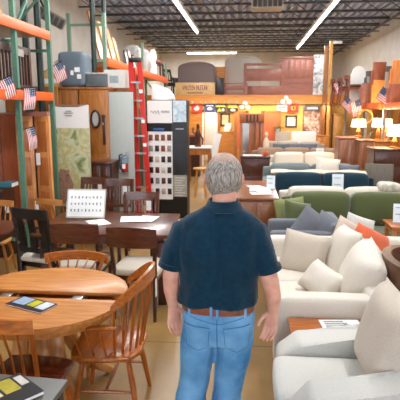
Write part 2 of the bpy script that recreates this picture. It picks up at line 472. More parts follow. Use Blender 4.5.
c = windsor_arm('windsor_chair', 'cherry Windsor armchair with bowed back facing the open oval table from its aisle side')
c.location = (-.89, 3.05, 0); c.rotation_euler = (0, 0, R(-88))

def windsor_side(name, label, wd, wz, seatm, wide=.42, h=.95, n=5, curve=.05):
    t = thing(name, label, 'chair')
    pts = [(.21,-.21),(.23,0),(.19,.17),(.1,.21),(-.1,.21),(-.19,.17),(-.23,0),(-.21,-.21),(-.1,-.235),(.1,-.235)]
    MB().prism(pts, .425, .46, 'z', bev=.013, seg=3).build('seat', seatm, t)
    for sx, sy in ((1,-1),(-1,-1),(1,1),(-1,1)):
        MB().tube([(sx*.15,sy*.14,.43),(sx*.18,sy*.17,.25),(sx*.21,sy*.205,0)], [.015,.019,.012], 10).build('leg', wz, t)
    for sx in (1,-1): MB().tube([(sx*.185,-.178,.2),(sx*.185,.178,.2)], .011, 8).build('stretcher', wz, t)
    MB().tube([(-.185,0,.2),(.185,0,.2)], .011, 8).build('stretcher', wz, t)
    w = wide/2
    def crest(u, v):
        x = (2*u-1)*w*1.04; return (x, .285 + curve*(1-(x/w)**2) - .0, h-.075 + .075*v - .012*(x/w)**2)
    MB().sheet(crest, 14, 3, .02).build('crest_rail', wd, t)
    for sx in (1,-1):
        MB().tube([(sx*.17,.17,.45),(sx*.185,.22,.68),(sx*w*.97,.287,h-.02)], [.014,.014,.011], 8).build('post', wz, t)
    for i in range(n):
        k = -1 + 2*(i+1)/(n+1)
        MB().tube([(k*.16,.185,.455),(k*.185,.245,.7),(k*w, .285+curve*(1-k*k), h-.06)], [.008,.008,.006], 7).build('spindle', wz, t)
    return t
c = windsor_side('spindle_chair', 'cherry spindle-back chair with dark red seat between grey table and oval table', W_cherry, W_cherryz, W_mahog)
c.location = (-1.27, 2.58, 0); c.rotation_euler = (0, 0, R(180-4))
c = windsor_side('spindle_chair', 'cherry chair with low wide curved crest tucked at the far side of the oval table', W_cherry, W_cherryz, W_cherry, .50, .83, 5, .07)
c.location = (-1.37, 3.52, 0); c.rotation_euler = (0, 0, R(2))
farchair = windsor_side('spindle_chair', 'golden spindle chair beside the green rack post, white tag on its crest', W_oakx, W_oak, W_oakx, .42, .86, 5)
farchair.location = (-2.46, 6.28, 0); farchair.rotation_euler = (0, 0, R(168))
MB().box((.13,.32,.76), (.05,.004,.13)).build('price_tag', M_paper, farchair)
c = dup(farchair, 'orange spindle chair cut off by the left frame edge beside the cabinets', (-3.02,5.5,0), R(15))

# grey table in the corner
M_slate = mat('slate_grey_laminate', '#62615B', .4, var=.06, scale=12)
t = thing('side_table', 'slate grey square table with a magazine cut off at the corner', 'table', (-1.22, 1.70, 0), R(-3))
MB().span(-.385,.385,-.39,.39,.72,.75, bev=.006).build('tabletop', M_slate, t)
MB().span(-.35,.35,-.35,.35,.65,.72).build('apron', W_black, t)
for sx in (1,-1):
    for sy in (1,-1): MB().box((sx*.34,sy*.345,.36), (.05,.05,.72)).build('leg', W_black, t)
magazine('magazine with yellow and dark cover lying on the slate grey table', (-1.05,1.89,.752), R(-38), [(.05,.6,.55,.8,'#B7A93A'),(.05,.6,.3,.5,'#E3DAB0'),(.05,.95,.02,.2,'#5C3A24'),(.1,.5,.84,.97,'#D8D2C8')], .22, .28, .018)

# dark walnut dining set
t = thing('dining_table', 'reddish walnut rectangular dining table carrying the swatch easel', 'table', (-1.47, 5.16, 0), R(3))
MB().span(-.71,.71,-.46,.56,.715,.75, bev=.008).build('tabletop', W_walnut, t)
MB().span(-.62,.62,-.38,.48,.63,.715).build('apron', W_walnut, t)
for sx in (1,-1):
    for sy in (-.38,.48):
        MB().box((sx*.6,sy,.33), (.08,.08,.66), taper=1.0, bev=.006).build('leg', W_walnutz, t)
M_cream = cloth('cream_seat_fabric', '#D9CFC0', '#C9BCAA')
def curved_chair(label):
    t = thing('upholstered_chair', label, 'chair', group='cream-seat dining chairs')
    MB().soft((0,-.01,.46), (.46,.45,.075), .03, (0,0,.02)).build('seat', M_cream, t)
    MB().span(-.21,.21,-.2,.2,.38,.43).build('seat_frame', W_walnut, t)
    for sx in (1,-1):
        MB().tube([(sx*.2,-.19,.42),(sx*.2,-.2,0)], [.022,.015], 8).build('leg', W_walnutz, t)
        MB().tube([(sx*.2,.24,0),(sx*.195,.2,.42),(sx*.205,.23,.66),(sx*.215,.27,.91)], [.017,.023,.02,.016], 8).build('leg', W_walnutz, t)
    MB().sheet(lambda u, v: ((2*u-1)*.235, .255+.05*(1-(2*u-1)**2)+.02*v, .73+.2*v-.02*(2*u-1)**2*v), 16, 6, .022).build('backrest', W_walnut, t)
    return t
cc = curved_chair('walnut chair with cream seat and curved back nearest the man, before the paper sheets')
cc.location = (-1.03, 4.62, 0); cc.rotation_euler = (0,0,R(176))
dup(cc, 'walnut curved-back chair before the swatch easel, its cream seat mostly hidden', (-1.62,4.72,0), R(180))
def slat_chair(name, label, w1, seatm, n, h, sw, group=None):
    t = thing(name, label, 'chair', group=group)
    MB().soft((0,0,.455), (.45,.44,.06), .025, (0,0,.015)).build('seat', seatm, t)
    MB().span(-.2,.2,-.19,.19,.37,.43).build('seat_frame', w1, t)
    for sx in (1,-1):
        MB().bar((sx*.195,-.185,.42),(sx*.195,-.195,0), .04, .04).build('leg', w1, t)
        MB().tube([(sx*.2,.25,0),(sx*.2,.2,.43),(sx*.2,.22,.7),(sx*.205,.28,h)], [.022,.026,.024,.02], 6).build('leg', w1, t)
    MB().sheet(lambda u, v: ((2*u-1)*.215, .262+.02*(1-(2*u-1)**2)+.012*v, h-.1+.105*v), 10, 3, .024).build('top_rail', w1, t)
    MB().sheet(lambda u, v: ((2*u-1)*.2, .215+.015*(1-(2*u-1)**2), .54+.05*v), 8, 2, .02).build('lower_rail', w1, t)
    for i in range(n):
        x = -.2 + .4*(i+.5)/n
        MB().sheet(lambda u, v: (x+(u-.5)*sw, .222+.045*v*v, .57+(h-.66)*v), 2, 5, .012).build('slat', w1, t)
    return t
blk = slat_chair('slat_chair', 'black-stained chair with wide slats and cream seat beside the walnut table', W_black, M_cream, 3, 1.0, .085)
blk.location = (-2.08, 4.93, 0); blk.rotation_euler = (0,0,R(164))
red = slat_chair('slat_chair', 'walnut slat-back chair with white tag behind the paper sheets on the table', W_walnut, W_walnut, 8, .95, .022, 'walnut slat-back chairs')
red.location = (-1.30, 5.75, 0); red.rotation_euler = (0,0,R(2))
MB().box((.1,.2,.80), (.06,.004,.12)).build('price_tag', M_paper, red)
dup(red, 'walnut slat-back chair standing in front of the grey door slab', (-1.86, 6.85, 0), R(5))
dup(red, 'walnut slat-back chair standing in front of the landscape banner', (-2.30, 6.98, 0), R(-4))
one('patterned_ottoman', MB().soft((0,0,.24), (.4,.4,.44), .06, (.01,.01,.02)), mat('zebra_fabric', '#E8E0D2', .9, col2='#17130F', scale=9, lo=.48, hi=.52, stretch=(1,3,1)), 'black and white patterned ottoman beside the black swatch tower', 'ottoman', (-.88, 6.55, .0))

# second dark table at far left with a cloth
t = thing('dining_table', 'dark reddish table at the left frame edge behind the black chair', 'table', (-2.95, 5.05-.28, 0), R(0))
MB().span(-.5,.52,-.3,.45,.715,.75, bev=.008).build('tabletop', W_walnut, t)
MB().span(-.42,.44,-.24,.38,.63,.715).build('apron', W_dark, t)
for sx in (-.44,.45):
    for sy in (-.24,.38): MB().box((sx,sy,.33), (.07,.07,.66)).build('leg', W_dark, t)

# easel sign with rows of samples on the walnut table
t = thing('sample_easel', 'white tabletop easel card with three rows of small samples', 'sign', (-1.82, 5.42, .752), R(-2))
bd = MB(); bd.box((0,0,0), (.42,.012,.30))
b = bd.build('card', M_paper, t); b.location = (0,0,.165); b.rotation_euler = (R(-22),0,R(5))
m = MB(); m.span(-.22,.22,-.006,.006,-.168,-.15); m.span(-.22,.22,-.006,.008,.15,.168); m.span(-.222,-.208,-.006,.008,-.168,.168); m.span(.208,.222,-.006,.008,-.168,.168)
m.build('frame', mat('acrylic_edge', '#C8C3B8', .2), b)
for r_ in range(3):
    for c_ in range(9):
        h_ = random.uniform(.02,.035)
        MB().box((-.165+c_*.0415, -.0075, .07-r_*.075), (.014,.002,h_)).build('sample', mat('sample_%d' % ((r_*9+c_)%4), ['#6F7C8C','#8FA3B5','#7A6F66','#5E7F80'][(r_*9+c_)%4], .6), b)
m = MB(); m.box((0,.07,.12), (.1,.008,.27), rot=(R(20),0,0)); m.build('stand', M_paper, t)
def papers(label, loc, rz, sheets, group=None):
    t = thing('paper_stack', label, 'papers', loc, rz, group)
    for i, (x, y, w_, h_, a) in enumerate(sheets):
        q = MB().box((0,0,0), (w_,h_,.002)).build('sheet', M_paper, t); q.location = (x,y,.002+.0022*i); q.rotation_euler = (0,0,R(a))
        for k in range(4):
            MB().span(-w_*.4, w_*(.1+.08*k), h_*(.3-.18*k)-.008, h_*(.3-.18*k)+.008, .001, .0014).build('print', M_ink, q)
    return t
papers('loose white price sheets spread on the walnut table', (-1.22,5.40,.752), R(4), [(-.09,0,.21,.28,8),(.1,0.02,.21,.28,-12),(.0,-.02,.2,.26,2)])
papers('white sheet lying under the sample easel card on walnut table', (-1.62,5.2,.752), R(4), [(0,0,.21,.28,30)])

# ------------------------------------------------------------------ sofas
M_sofaA = cloth('pale_grey_upholstery', '#CDCBC4', '#C0BDB5', bump=.2)
M_sofaB = cloth('cream_upholstery', '#DDD5C8', '#D0C6B7', bump=.2)
M_pilA = cloth('oatmeal_fabric', '#C9BDAE', '#B9AA99', bump=.2)
M_grey = cloth('slate_blue_grey_fabric', '#74777E', '#62656D', bump=.2)
M_green = cloth('olive_green_velvet', '#5A613A', '#474D2C', bump=.1, sheen=.5)
M_navy = cloth('navy_fabric', '#1C3A47', '#142B37', bump=.15)
M_coral = cloth('coral_fabric', '#E2714C', '#D05F3D', bump=.1)
M_leather = mat('brown_leather', '#6B4A33', .4, col2='#543726', scale=25, bump=.1)
M_legdark = W_dark
def sofa(label, loc, rz, L_, D, m, nseat=2, seat_h=.43, back_h=.85, arm_h=.62, arm_w=.16, backth=.16, cat='sofa', name='sofa', group=None, cush_back=True, arms=(1,1), slope=False, bcm=None):
    "front faces -Y, length along X, origin at centre of footprint"
    t = thing(name, label, cat, loc, rz, group)
    leg = .1
    MB().soft((0,.01,(leg+seat_h-.12)/2+.02), (L_-.02,D-.04,seat_h-.12-leg+.06), .03).build('base', m, t)
    for sx in (1,-1):
        for sy in (1,-1): MB().tube([(sx*(L_/2-.08),sy*(D/2-.08),leg+.03),(sx*(L_/2-.08),sy*(D/2-.08),0)], [.028,.02], 8).build('leg', M_legdark, t)
    for sx, on in ((-1,arms[0]),(1,arms[1])):
        if not on: continue
        if slope:
            ah = arm_h[0 if sx < 0 else 1]
            pr = [(-D/2,leg),(-D/2+.01,seat_h-.02),(-D/2+.14,ah),(D/2-.25,ah+.02),(D/2-.05,ah+.16),(D/2,ah+.14),(D/2,leg)]
            a = MB(); a.prism(pr, sx*(L_/2-arm_w), sx*L_/2, 'x', bev=.03, seg=3)
        else:
            a = MB(); a.soft((sx*(L_/2-arm_w/2),0,(leg+arm_h)/2), (arm_w,D,arm_h-leg), .035, (.004,0,.006))
        a.build('arm', m, t)
    inner0 = -L_/2 + (arm_w if arms[0] else 0); inner1 = L_/2 - (arm_w if arms[1] else 0); w_ = (inner1-inner0)/nseat
    bt = back_h - (.06 if cush_back else 0)
    MB().soft(((0), D/2-backth/2, (leg+bt)/2), (L_-.01 if not slope else L_-.02, backth, bt-leg), .05, (0,.01,.01)).build('back', m, t)
    for i in range(nseat):
        cx = inner0 + w_*(i+.5)
        MB().soft((cx, -backth/2-.02, seat_h-.06), (w_-.006, D-backth-.0, .15), .045, (.004,.01,.02), seed=i, wob=.004).build('seat_cushion', m, t)
        if cush_back:
            MB().soft((cx, D/2-backth-.09, (seat_h+back_h)/2+.015), (w_-.01, .2, back_h-seat_h+.0), .07, (0,.03,.02), rot=(R(-9),0,0), seed=i+3, wob=.008).build('back_cushion', bcm or m, t)
    return t
def pillow(label, loc, rot, w_, h_, th, m, group='throw pillows on the sofas', seed=0, tagit=False, piping=None):
    t = thing('throw_pillow', label, 'pillow', loc, 0, group); t.rotation_euler = tuple(R(a) for a in rot)
    MB().pillow(w_, h_, th, seed=seed).build('cover', m, t, 60)
    if tagit: MB().box((.06,-th*.48,.02), (.035,.004,.1), rot=(0,R(40),0)).build('price_tag', M_paper, t)
    return t
RZL = R(-90)
# A: armchair nearest the camera
sofa('pale grey sloped-arm armchair at the bottom corner nearest the camera', (.60, 2.74, 0), RZL, .92, .80, M_sofaA, 1, .44, .78, (.53,.585), .21, .16, 'armchair', 'armchair', slope=True, cush_back=False)
tb = pillow('large grey-beige back pillow leaning in the pale grey armchair', (.80,2.73,.71), (0,0,0), .54, .54, .22, M_pilA, seed=4)
tb.rotation_euler = (R(-14), R(4), R(-86))
# side table between armchair and sofa
t = thing('side_table', 'cherry side table between the grey armchair and the cream sofa', 'table', (.58, 3.35, 0))
MB().span(-.27,.27,-.13,.13,.46,.49, bev=.005).build('tabletop', W_cherry, t)
MB().span(-.24,.24,-.115,.115,.40,.46).build('apron', W_cherry, t)
for sx in (1,-1):
    for sy in (1,-1): MB().box((sx*.235,sy*.1,.21), (.035,.035,.42)).build('leg', W_cherryz, t)
t = papers('white price card lying on the cherry side table', (.67,3.37,.492), R(4), [(0,0,.28,.16,2)])
MB().box((.03,-.02,.006), (.03,.03,.002)).build('mark', mat('dark_ink', '#2A3550', .6), t)
# B: cream sofa
sofa('cream sofa with boxy arms heaped with loose pillows, behind the cherry side table', (.635, 4.42, 0), RZL, 1.86, .84, M_sofaB, 2, .43, .66, .63, .17, .17, cush_back=False)
p = pillow('square oatmeal pillow at the far end of the cream sofa seat', (.55,4.72,.60), (0,0,0), .45, .43, .16, M_pilA, seed=1); p.rotation_euler = (R(-24), R(6), R(-22))
p = pillow('tall cream cushion leaning on the back of the cream sofa, left of centre', (.90,4.62,.66), (0,0,0), .56, .48, .2, M_sofaB, seed=2); p.rotation_euler = (R(-20), R(-4), R(-84))
p = pillow('largest plump cream cushion slumped over the near back of the cream sofa', (.93,3.98,.67), (0,0,0), .58, .46, .28, M_sofaB, seed=3); p.rotation_euler = (R(-24), R(8), R(-96))
p = pillow('small cream lumbar pillow lying on the cream sofa near its boxy arm', (.63,4.03,.57), (0,0,0), .40, .28, .18, M_sofaB, seed=5); p.rotation_euler = (R(-40), R(10), R(-58))
# grey tub chair with grey pillows
sofa('slate grey upholstered chair between the cream sofa and the green sofa', (.66, 5.76, 0), RZL, .74, .8, M_grey, 1, .43, .74, .64, .14, .15, 'armchair', 'armchair', cush_back=False)
p = pillow('slate grey pillow standing on its corner with a white tag', (.73,5.60,.60), (0,0,0), .46, .46, .16, M_grey, seed=6, tagit=True); p.rotation_euler = (R(-18), R(34), R(-12))
p = pillow('slate grey pillow lying lower and to the right of the tagged one', (.90,5.52,.57), (0,0,0), .46, .46, .16, M_grey, seed=7); p.rotation_euler = (R(-22), R(20), R(-40))
# green sofa
sofa('olive green velvet sofa with two wide back cushions', (1.36, 6.53, 0), 0, 1.80, .80, M_green, 2, .43, .86, .58, .12, .16)
p = pillow('olive green pillow propped at the left end of the green sofa', (.64,6.30,.62), (0,0,0), .40, .40, .15, M_green, seed=8); p.rotation_euler = (R(-20), R(12), R(25))
p = pillow('pale sage pillow behind the olive pillow on the green sofa', (.56,6.43,.64), (0,0,0), .40, .40, .12, cloth('sage_fabric','#8C9160','#7B8050'), seed=9); p.rotation_euler = (R(-16), R(-6), R(10))
# sofa C behind B, facing right, with coral pillow, leather tub chair
sofa('cream loveseat standing back to back with the heaped cream sofa', (1.50, 5.02, 0), R(90), 1.30, .80, M_sofaB, 2, .43, .68, .56, .15, .17, cush_back=False)
p = pillow('coral pillow leaning on the cream loveseat', (1.22,4.90,.62), (0,0,0), .46, .40, .2, M_coral, seed=10); p.rotation_euler = (R(-18), R(26), R(32))
p = pillow('pinkish cream pillow on the cream loveseat left of the coral pillow', (1.07,5.24,.62), (0,0,0), .40, .38, .16, cloth('pinkish_cream_fabric','#D3C0B2','#C4AF9F'), seed=11); p.rotation_euler = (R(-16), R(30), R(14))
p = pillow('white pillow peeking out between pinkish and coral pillows', (1.20,5.40,.66), (0,0,0), .36, .36, .15, M_sofaA, seed=12); p.rotation_euler = (R(-12), R(20), R(20))
# leather tub chair
t = thing('tub_chair', 'brown leather tub chair with coral seat at the right frame edge', 'armchair', (1.50, 3.94, 0), R(70))
def tub(u, v):
    a = R(-20) + R(220)*u
    return (.40*math.cos(a), .38*math.sin(a), .2 + (.56 + .08*math.sin(PI*u))*v)
MB().sheet(tub, 28, 8, .07).build('shell', M_leather, t, 60)
MB().soft((0,-.03,.40), (.62,.6,.14), .05, (0,0,.02)).build('seat_cushion', M_coral, t)
MB().lathe([(.33,.12),(.36,.2),(.36,.33)], n=24).build('base', M_leather, t)
for sx in (1,-1):
    for sy in (1,-1): MB().tube([(sx*.22,sy*.22,.15),(sx*.25,sy*.25,0)], [.025,.016], 8).build('leg', W_dark, t)
# side table with acrylic sign
t = thing('side_table', 'pale cherry side table with sign holder in front of the green sofa', 'table', (1.88, 5.90, 0))
MB().span(-.25,.25,-.2,.2,.63,.66, bev=.005).build('tabletop', W_cherry, t)
MB().span(-.22,.22,-.17,.17,.57,.63).build('apron', W_cherry, t)
for sx in (1,-1):
    for sy in (1,-1): MB().box((sx*.2,sy*.15,.3), (.045,.045,.6)).build('leg', W_lt, t)
def acrylic(label, loc, rz, w_=.14, h_=.2):
    t = thing('sign_holder', label, 'sign', loc, rz, 'price signs in holders')
    MB().box((0,0,h_/2), (w_,.004,h_), rot=(R(-8),0,0)).build('card', mat('sign_card', '#DDE6EC', .3, var=.02), t)
    MB().span(-w_/2,w_/2,-.035,.035,0,.006).build('foot', M_metal, t)
    for k in range(2): MB().box((-.01,-.004-.0045,h_*(.8-.35*k)), (w_*.6,.002,.008), rot=(R(-8),0,0)).build('print', M_ink, t)
    return t
acrylic('clear sign holder with white card on the pale cherry side table', (1.79,5.92,.662), R(-4), .17, .22)
# rows of sofas behind
sofa('cream sofa whose back edge shows behind the green sofa', (1.45, 7.40, 0), 0, 1.95, .84, M_sofaB, 2, .43, .79, .6, .14, .16)
M_stripe = cloth('striped_blanket', '#D9D2C4', '#9E9A92', scale=14)
one('folded_blanket', MB().soft((0,0,0), (.34,.28,.12), .05, (.0,0,.02), wob=.012), M_stripe, 'striped grey and cream blanket folded over the cream sofa back', 'blanket', (2.1,7.5,.83), (0,R(8),R(12)))
sofa('navy blue sofa with two long back cushions', (1.25, 8.42, 0), 0, 1.82, .84, M_navy, 2, .43, .87, .58, .13, .16)
acrylic('white price sign standing on the navy sofa', (1.46,8.22,.62), 0, .18, .3)
one('throw_blanket', MB().sheet(lambda u, v: (-.8+1.6*u, -.14+.42*v, .04*math.sin(PI*min(1,v*1.5)) - (.14 if v > .9 else 0) + .012*math.sin(u*17)), 24, 6, .02), cloth('cream_throw','#D5CDBB','#C6BCA8'), 'cream throw laid along the top of the navy sofa back', 'blanket', (1.2, 8.72, .875))
sofa('blue-grey sofa in the row behind the navy sofa', (1.25, 9.9, 0), 0, 1.9, .88, cloth('blue_grey_fabric','#7E8787','#6C7575'), 2, .43, .86, .6, .15, .16)
p = pillow('white pillow propped on the blue-grey sofa', (1.55,9.9,.80), (0,0,0), .5,.45,.16, M_sofaB, seed=13); p.rotation_euler = (R(-24), R(8), R(8))
p = pillow('dark grey pillow on the right of the blue-grey sofa', (1.95,9.85,.72), (0,0,0), .4,.36,.14, M_grey, seed=14); p.rotation_euler = (R(-20), 0, R(-8))
sofa('cream sofa in the row behind the blue-grey sofa', (1.75, 12.4, 0), 0, 2.5, .9, M_sofaB, 3, .43, .86, .6, .15, .16)
sofa('brown and tan sofa in the row before the last sofa', (1.35, 14.0, 0), 0, 2.5, .9, cloth('tan_fabric','#A98F78','#8C725C'), 3, .43, .84, .6, .15, .16)
sofa('pale grey sofa nearest the yellow wall, dark pillows on it', (1.25, 15.8, 0), 0, 2.3, .9, cloth('light_grey_fabric','#B9B0A3','#A69C8F'), 3, .43, .9, .62, .15, .16)
for i, (x, lb) in enumerate(((1.0,'leftmost of the dark grey pillows on the farthest sofa'),(1.42,'middle dark grey pillow on the farthest sofa'),(1.85,'rightmost of the dark grey pillows on the farthest sofa'))):
    p = pillow(lb, (x,15.60,.72), (0,0,0), .5,.34,.16, M_grey, seed=15+i); p.rotation_euler = (R(-18), 0, 0)
# ------------------------------------------------------------------ the man
def remeshed(mb, vox, name, smooth_it=4):
    me = bpy.data.meshes.new(name+'_src'); bmesh.ops.recalc_face_normals(mb.bm, faces=mb.bm.faces[:]); mb.bm.to_mesh(me); mb.bm.free()
    o = bpy.data.objects.new(name+'_src', me); C.objects.link(o)
    md = o.modifiers.new('r', 'REMESH'); md.mode = 'VOXEL'; md.voxel_size = vox; md.use_smooth_shade = True
    sm = o.modifiers.new('s', 'SMOOTH'); sm.iterations = smooth_it; sm.factor = .5
    dg = bpy.context.evaluated_depsgraph_get()
    out = bpy.data.meshes.new_from_object(o.evaluated_get(dg)); out.name = name
    bpy.data.objects.remove(o); bpy.data.meshes.remove(me)
    return out
def rings(mb, rows, n=28, power=2.3):
    "rows of (cx, cy, z, a, b): superellipse sections"
    rs = []
    for cx, cy, z, a, b in rows:
        r = []
        for j in range(n):
            an = 2*PI*j/n; c, s = math.cos(an), math.sin(an)
            r.append((cx + a*math.copysign(abs(c)**(2/power), c), cy + b*math.copysign(abs(s)**(2/power), s), z))
        rs.append(r)
    mb.loft(rs)
man = thing('person', 'grey-haired person in dark teal polo shirt and blue jeans walking away down the aisle', 'person', (-.14, 2.45, 0), 0)
HEAD = Vector((.022, .02, 1.652))
def headpt(az, el, grow=0):
    "az from +Y (face) clockwise to +X; el elevation"
    ce, se = math.cos(el), math.sin(el)
    fx, fy = math.sin(az)*ce, math.cos(az)*ce
    a = .079 if se > 0 else .079 - .012*se*se
    b = .098
    x = a*fx; y = b*fy + .004; z = (.112 if se > 0 else .118)*se
    if se < 0:
        if fy > 0: y *= 1 - .08*(-se); x *= 1 - .22*(-se)**1.5
        else: y *= 1 - .35*(-se)**1.2; x *= 1 - .18*(-se)**1.5
    p = Vector((x, y, z))
    return HEAD + p + p.normalized()*grow
def head(mb, grow=0):
    n, m = 32, 20
    mb.loft([[headpt(2*PI*j/n, -PI/2+.08 + (PI-.16)*i/m, grow) for j in range(n)] for i in range(m+1)])
b = MB()
head(b)
# neck, torso core
b.tube([(.02,-.012,1.44),(.025,-.012,1.53),(.032,.0,1.62)], [(.064,.064),(.058,.06),(.058,.062)], 18)
rings(b, [(0,0,.86,.165,.115),(0,0,.98,.168,.11),(0,0,1.1,.165,.11),(0,0,1.25,.178,.11),(0,0,1.38,.18,.105),(0,0,1.44,.15,.085),(0.01,-.01,1.49,.08,.062)])
# face: brow, nose, lips, chin, ears, eyes
b.ell(HEAD + Vector((0,.098,-.02)), (.016,.022,.028)); b.ell(HEAD + Vector((0,.112,-.035)), (.015,.014,.012))
b.ell(HEAD + Vector((0,.088,-.072)), (.024,.012,.009)); b.ell(HEAD + Vector((0,.076,-.105)), (.025,.02,.016))
for s_ in (1,-1):
    b.ell(HEAD + Vector((s_*.03,.086,.012)), (.018,.012,.008)); b.ell(HEAD + Vector((s_*.031,.08,-.008)), (.013,.012,.01))
    b.ell(HEAD + Vector((s_*.083,-.006,-.012)), (.012,.02,.033)); b.ell(HEAD + Vector((s_*.094,-.018,-.004)), (.009,.016,.027))
ARMS = {-1: [(-.155,.0,1.385),(-.205,-.012,1.30),(-.243,-.02,1.145),(-.248,.005,1.06),(-.243,.035,.955)],
         1: [(.155,.0,1.385),(.205,-.012,1.30),(.262,-.03,1.135),(.281,-.012,1.05),(.285,.03,.945)]}
ARAD = [(.045,.05),(.05,.053),(.043,.045),(.042,.040),(.022,.027)]
def hand(mb, wrist, side, aim):
    "palm, four unequal curled fingers and a thumb; palm faces the thigh and back"
    w = Vector(wrist); d = Vector(aim).normalized()
    ac = Vector((-side*.86, .5, 0)); ac = (ac - d*ac.dot(d)).normalized()     # index-finger side (forward)
    nm = d.cross(ac).normalized()
    if nm.y > 0: nm = -nm                                                   # palm normal points to the body
    P = lambda l, a, q=0: w + d*l + ac*a + nm*q
    mb.tube([P(-.012,0), P(.02,.001), P(.055,.002), P(.086,.003)], [(.021,.026),(.019,.032),(.015,.039),(.011,.039)], 14, ref=nm)
    for a, L_, r_ in ((.031,.070,.0082),(.0105,.080,.0085),(-.0105,.072,.0082),(-.031,.054,.0074)):
        mb.tube([P(.07,a*.95), P(.092,a*1.05,.002), P(.092+L_*.42,a*1.04,.014), P(.092+L_*.66,a*.98,.034), P(.092+L_*.74,a*.92,.054)], [r_*1.05,r_*1.1,r_,r_*.92,r_*.7], 9, ref=ac)
    mb.tube([P(.010,.020,.006), P(.036,.044,.018), P(.062,.053,.032), P(.086,.052,.046)], [.014,.0125,.0105,.008], 9, ref=nm)
for s_ in (-1, 1):
    P = ARMS[s_]
    b.tube(P, ARAD, 16, ref=(0,1,0))
    hand(b, P[-1], s_, (s_*-.02 if s_ < 0 else -.10, .12, -.96))
# legs and feet inside the clothes
LEG = {-1: [(-.095,.01,.84),(-.118,.02,.66),(-.140,.03,.47),(-.148,-.01,.3),(-.150,-.05,.08)],
        1: [(.092,.01,.84),(.072,.03,.66),(.048,.06,.47),(.04,.06,.3),(.035,.08,.08)]}
for s_ in (-1, 1):
    b.tube(LEG[s_], [.085,.078,.058,.056,.042], 16)
me = remeshed(b, .0045, 'body', 3)
body = bpy.data.objects.new('body', me); C.objects.link(body); body.parent = man
me.materials.append(M_skin)
# eyes
for s_ in (1,-1):
    MB().ell(HEAD + Vector((s_*.031,.090,-.004)), (.009,.008,.006)).build('eye', M_white, man)
# hair: shell round sides and back, thin on the crown
def hair_mat():
    m, nt, p = _new('grey_hair'); N = nt.nodes; L = nt.links
    tc = N.new('ShaderNodeTexCoord'); mp = N.new('ShaderNodeMapping'); mp.inputs['Scale'].default_value = (1,1,.16)
    L.new(tc.outputs['Object'], mp.inputs['Vector'])
    nz = N.new('ShaderNodeTexNoise'); nz.inputs['Scale'].default_value = 150; nz.inputs['Detail'].default_value = 4; L.new(mp.outputs['Vector'], nz.inputs['Vector'])
    cr = N.new('ShaderNodeValToRGB'); L.new(nz.outputs['Fac'], cr.inputs['Fac'])
    e = cr.color_ramp.elements; e[0].position = .32; e[0].color = lin('#5E5750'); e[1].position = .68; e[1].color = lin('#BDB5AC')
    k = cr.color_ramp.elements.new(.5); k.color = lin('#8F877F')
    at_ = N.new('ShaderNodeAttribute'); at_.attribute_name = 'thin'
    n2 = N.new('ShaderNodeTexNoise'); n2.inputs['Scale'].default_value = 90; L.new(mp.outputs['Vector'], n2.inputs['Vector'])
    ad = N.new('ShaderNodeMath'); ad.operation = 'MULTIPLY_ADD'; L.new(n2.outputs['Fac'], ad.inputs[0]); ad.inputs[1].default_value = .5; ad.inputs[2].default_value = -.25
    a2 = N.new('ShaderNodeMath'); a2.operation = 'ADD'; a2.use_clamp = True; L.new(at_.outputs['Fac'], a2.inputs[0]); L.new(ad.outputs[0], a2.inputs[1])
    mx = N.new('ShaderNodeMix'); mx.data_type = 'RGBA'; L.new(a2.outputs[0], mx.inputs['Factor']); L.new(cr.outputs['Color'], mx.inputs['A']); mx.inputs['B'].default_value = lin('#C99C84')
    L.new(mx.outputs['Result'], p.inputs['Base Color']); p.inputs['Roughness'].default_value = .55; p.inputs['Specular IOR Level'].default_value = .3
    bp = N.new('ShaderNodeBump'); bp.inputs['Strength'].default_value = .5; bp.inputs['Distance'].default_value = .004
    L.new(nz.outputs['Fac'], bp.inputs['Height']); L.new(bp.outputs['Normal'], p.inputs['Normal'])
    return m
hb = bmesh.new(); lay = hb.verts.layers.float.new('thin')
na, ne = 72, 40; G = {}
for i in range(ne+1):
    el = R(-66) + R(156)*i/ne
    for j in range(na):
        az = 2*PI*j/na; azd = abs((math.degrees(az)+180) % 360 - 180)      # 0 front .. 180 back
        lo = -62 if azd > 118 else (-62 + (118-azd)*1.8 if azd > 96 else (8 if azd > 80 else 14 + (80-azd)*.55))
        lo += 3*math.sin(az*9)
        k = max(0, min(1, (math.degrees(el)-lo)/12+.35))
        g = -.004 + .017*k*(1 - .35*max(0, math.sin(el))**3) + .0022*noise.noise(Vector((math.sin(az)*9, math.cos(az)*9, el*5)))
        v = hb.verts.new(headpt(az, el, g))
        crown = max(0, 1 - ((math.degrees(el)-62)/26)**2) if math.degrees(el) > 36 else 0
        v[lay] = min(.75, crown*.62); G[i,j] = (v, k)
for i in range(ne):
    for j in range(na):
        q = [G[i,j], G[i,(j+1)%na], G[i+1,(j+1)%na], G[i+1,j]]
        if max(k for _, k in q) > .05:
            hb.faces.new([v for v, _ in q])
for v in [v for v in hb.verts if not v.link_faces]: hb.verts.remove(v)
bmesh.ops.remove_doubles(hb, verts=hb.verts[:], dist=1e-5)
bmesh.ops.recalc_face_normals(hb, faces=hb.faces[:])
hm = bpy.data.meshes.new('hair'); hb.to_mesh(hm); hb.free()
hm.polygons.foreach_set('use_smooth', [True]*len(hm.polygons)); hm.materials.append(hair_mat())
ho = bpy.data.objects.new('hair', hm); C.objects.link(ho); ho.parent = man
sdm = ho.modifiers.new('thick', 'SOLIDIFY'); sdm.thickness = .004; sdm.offset = -1
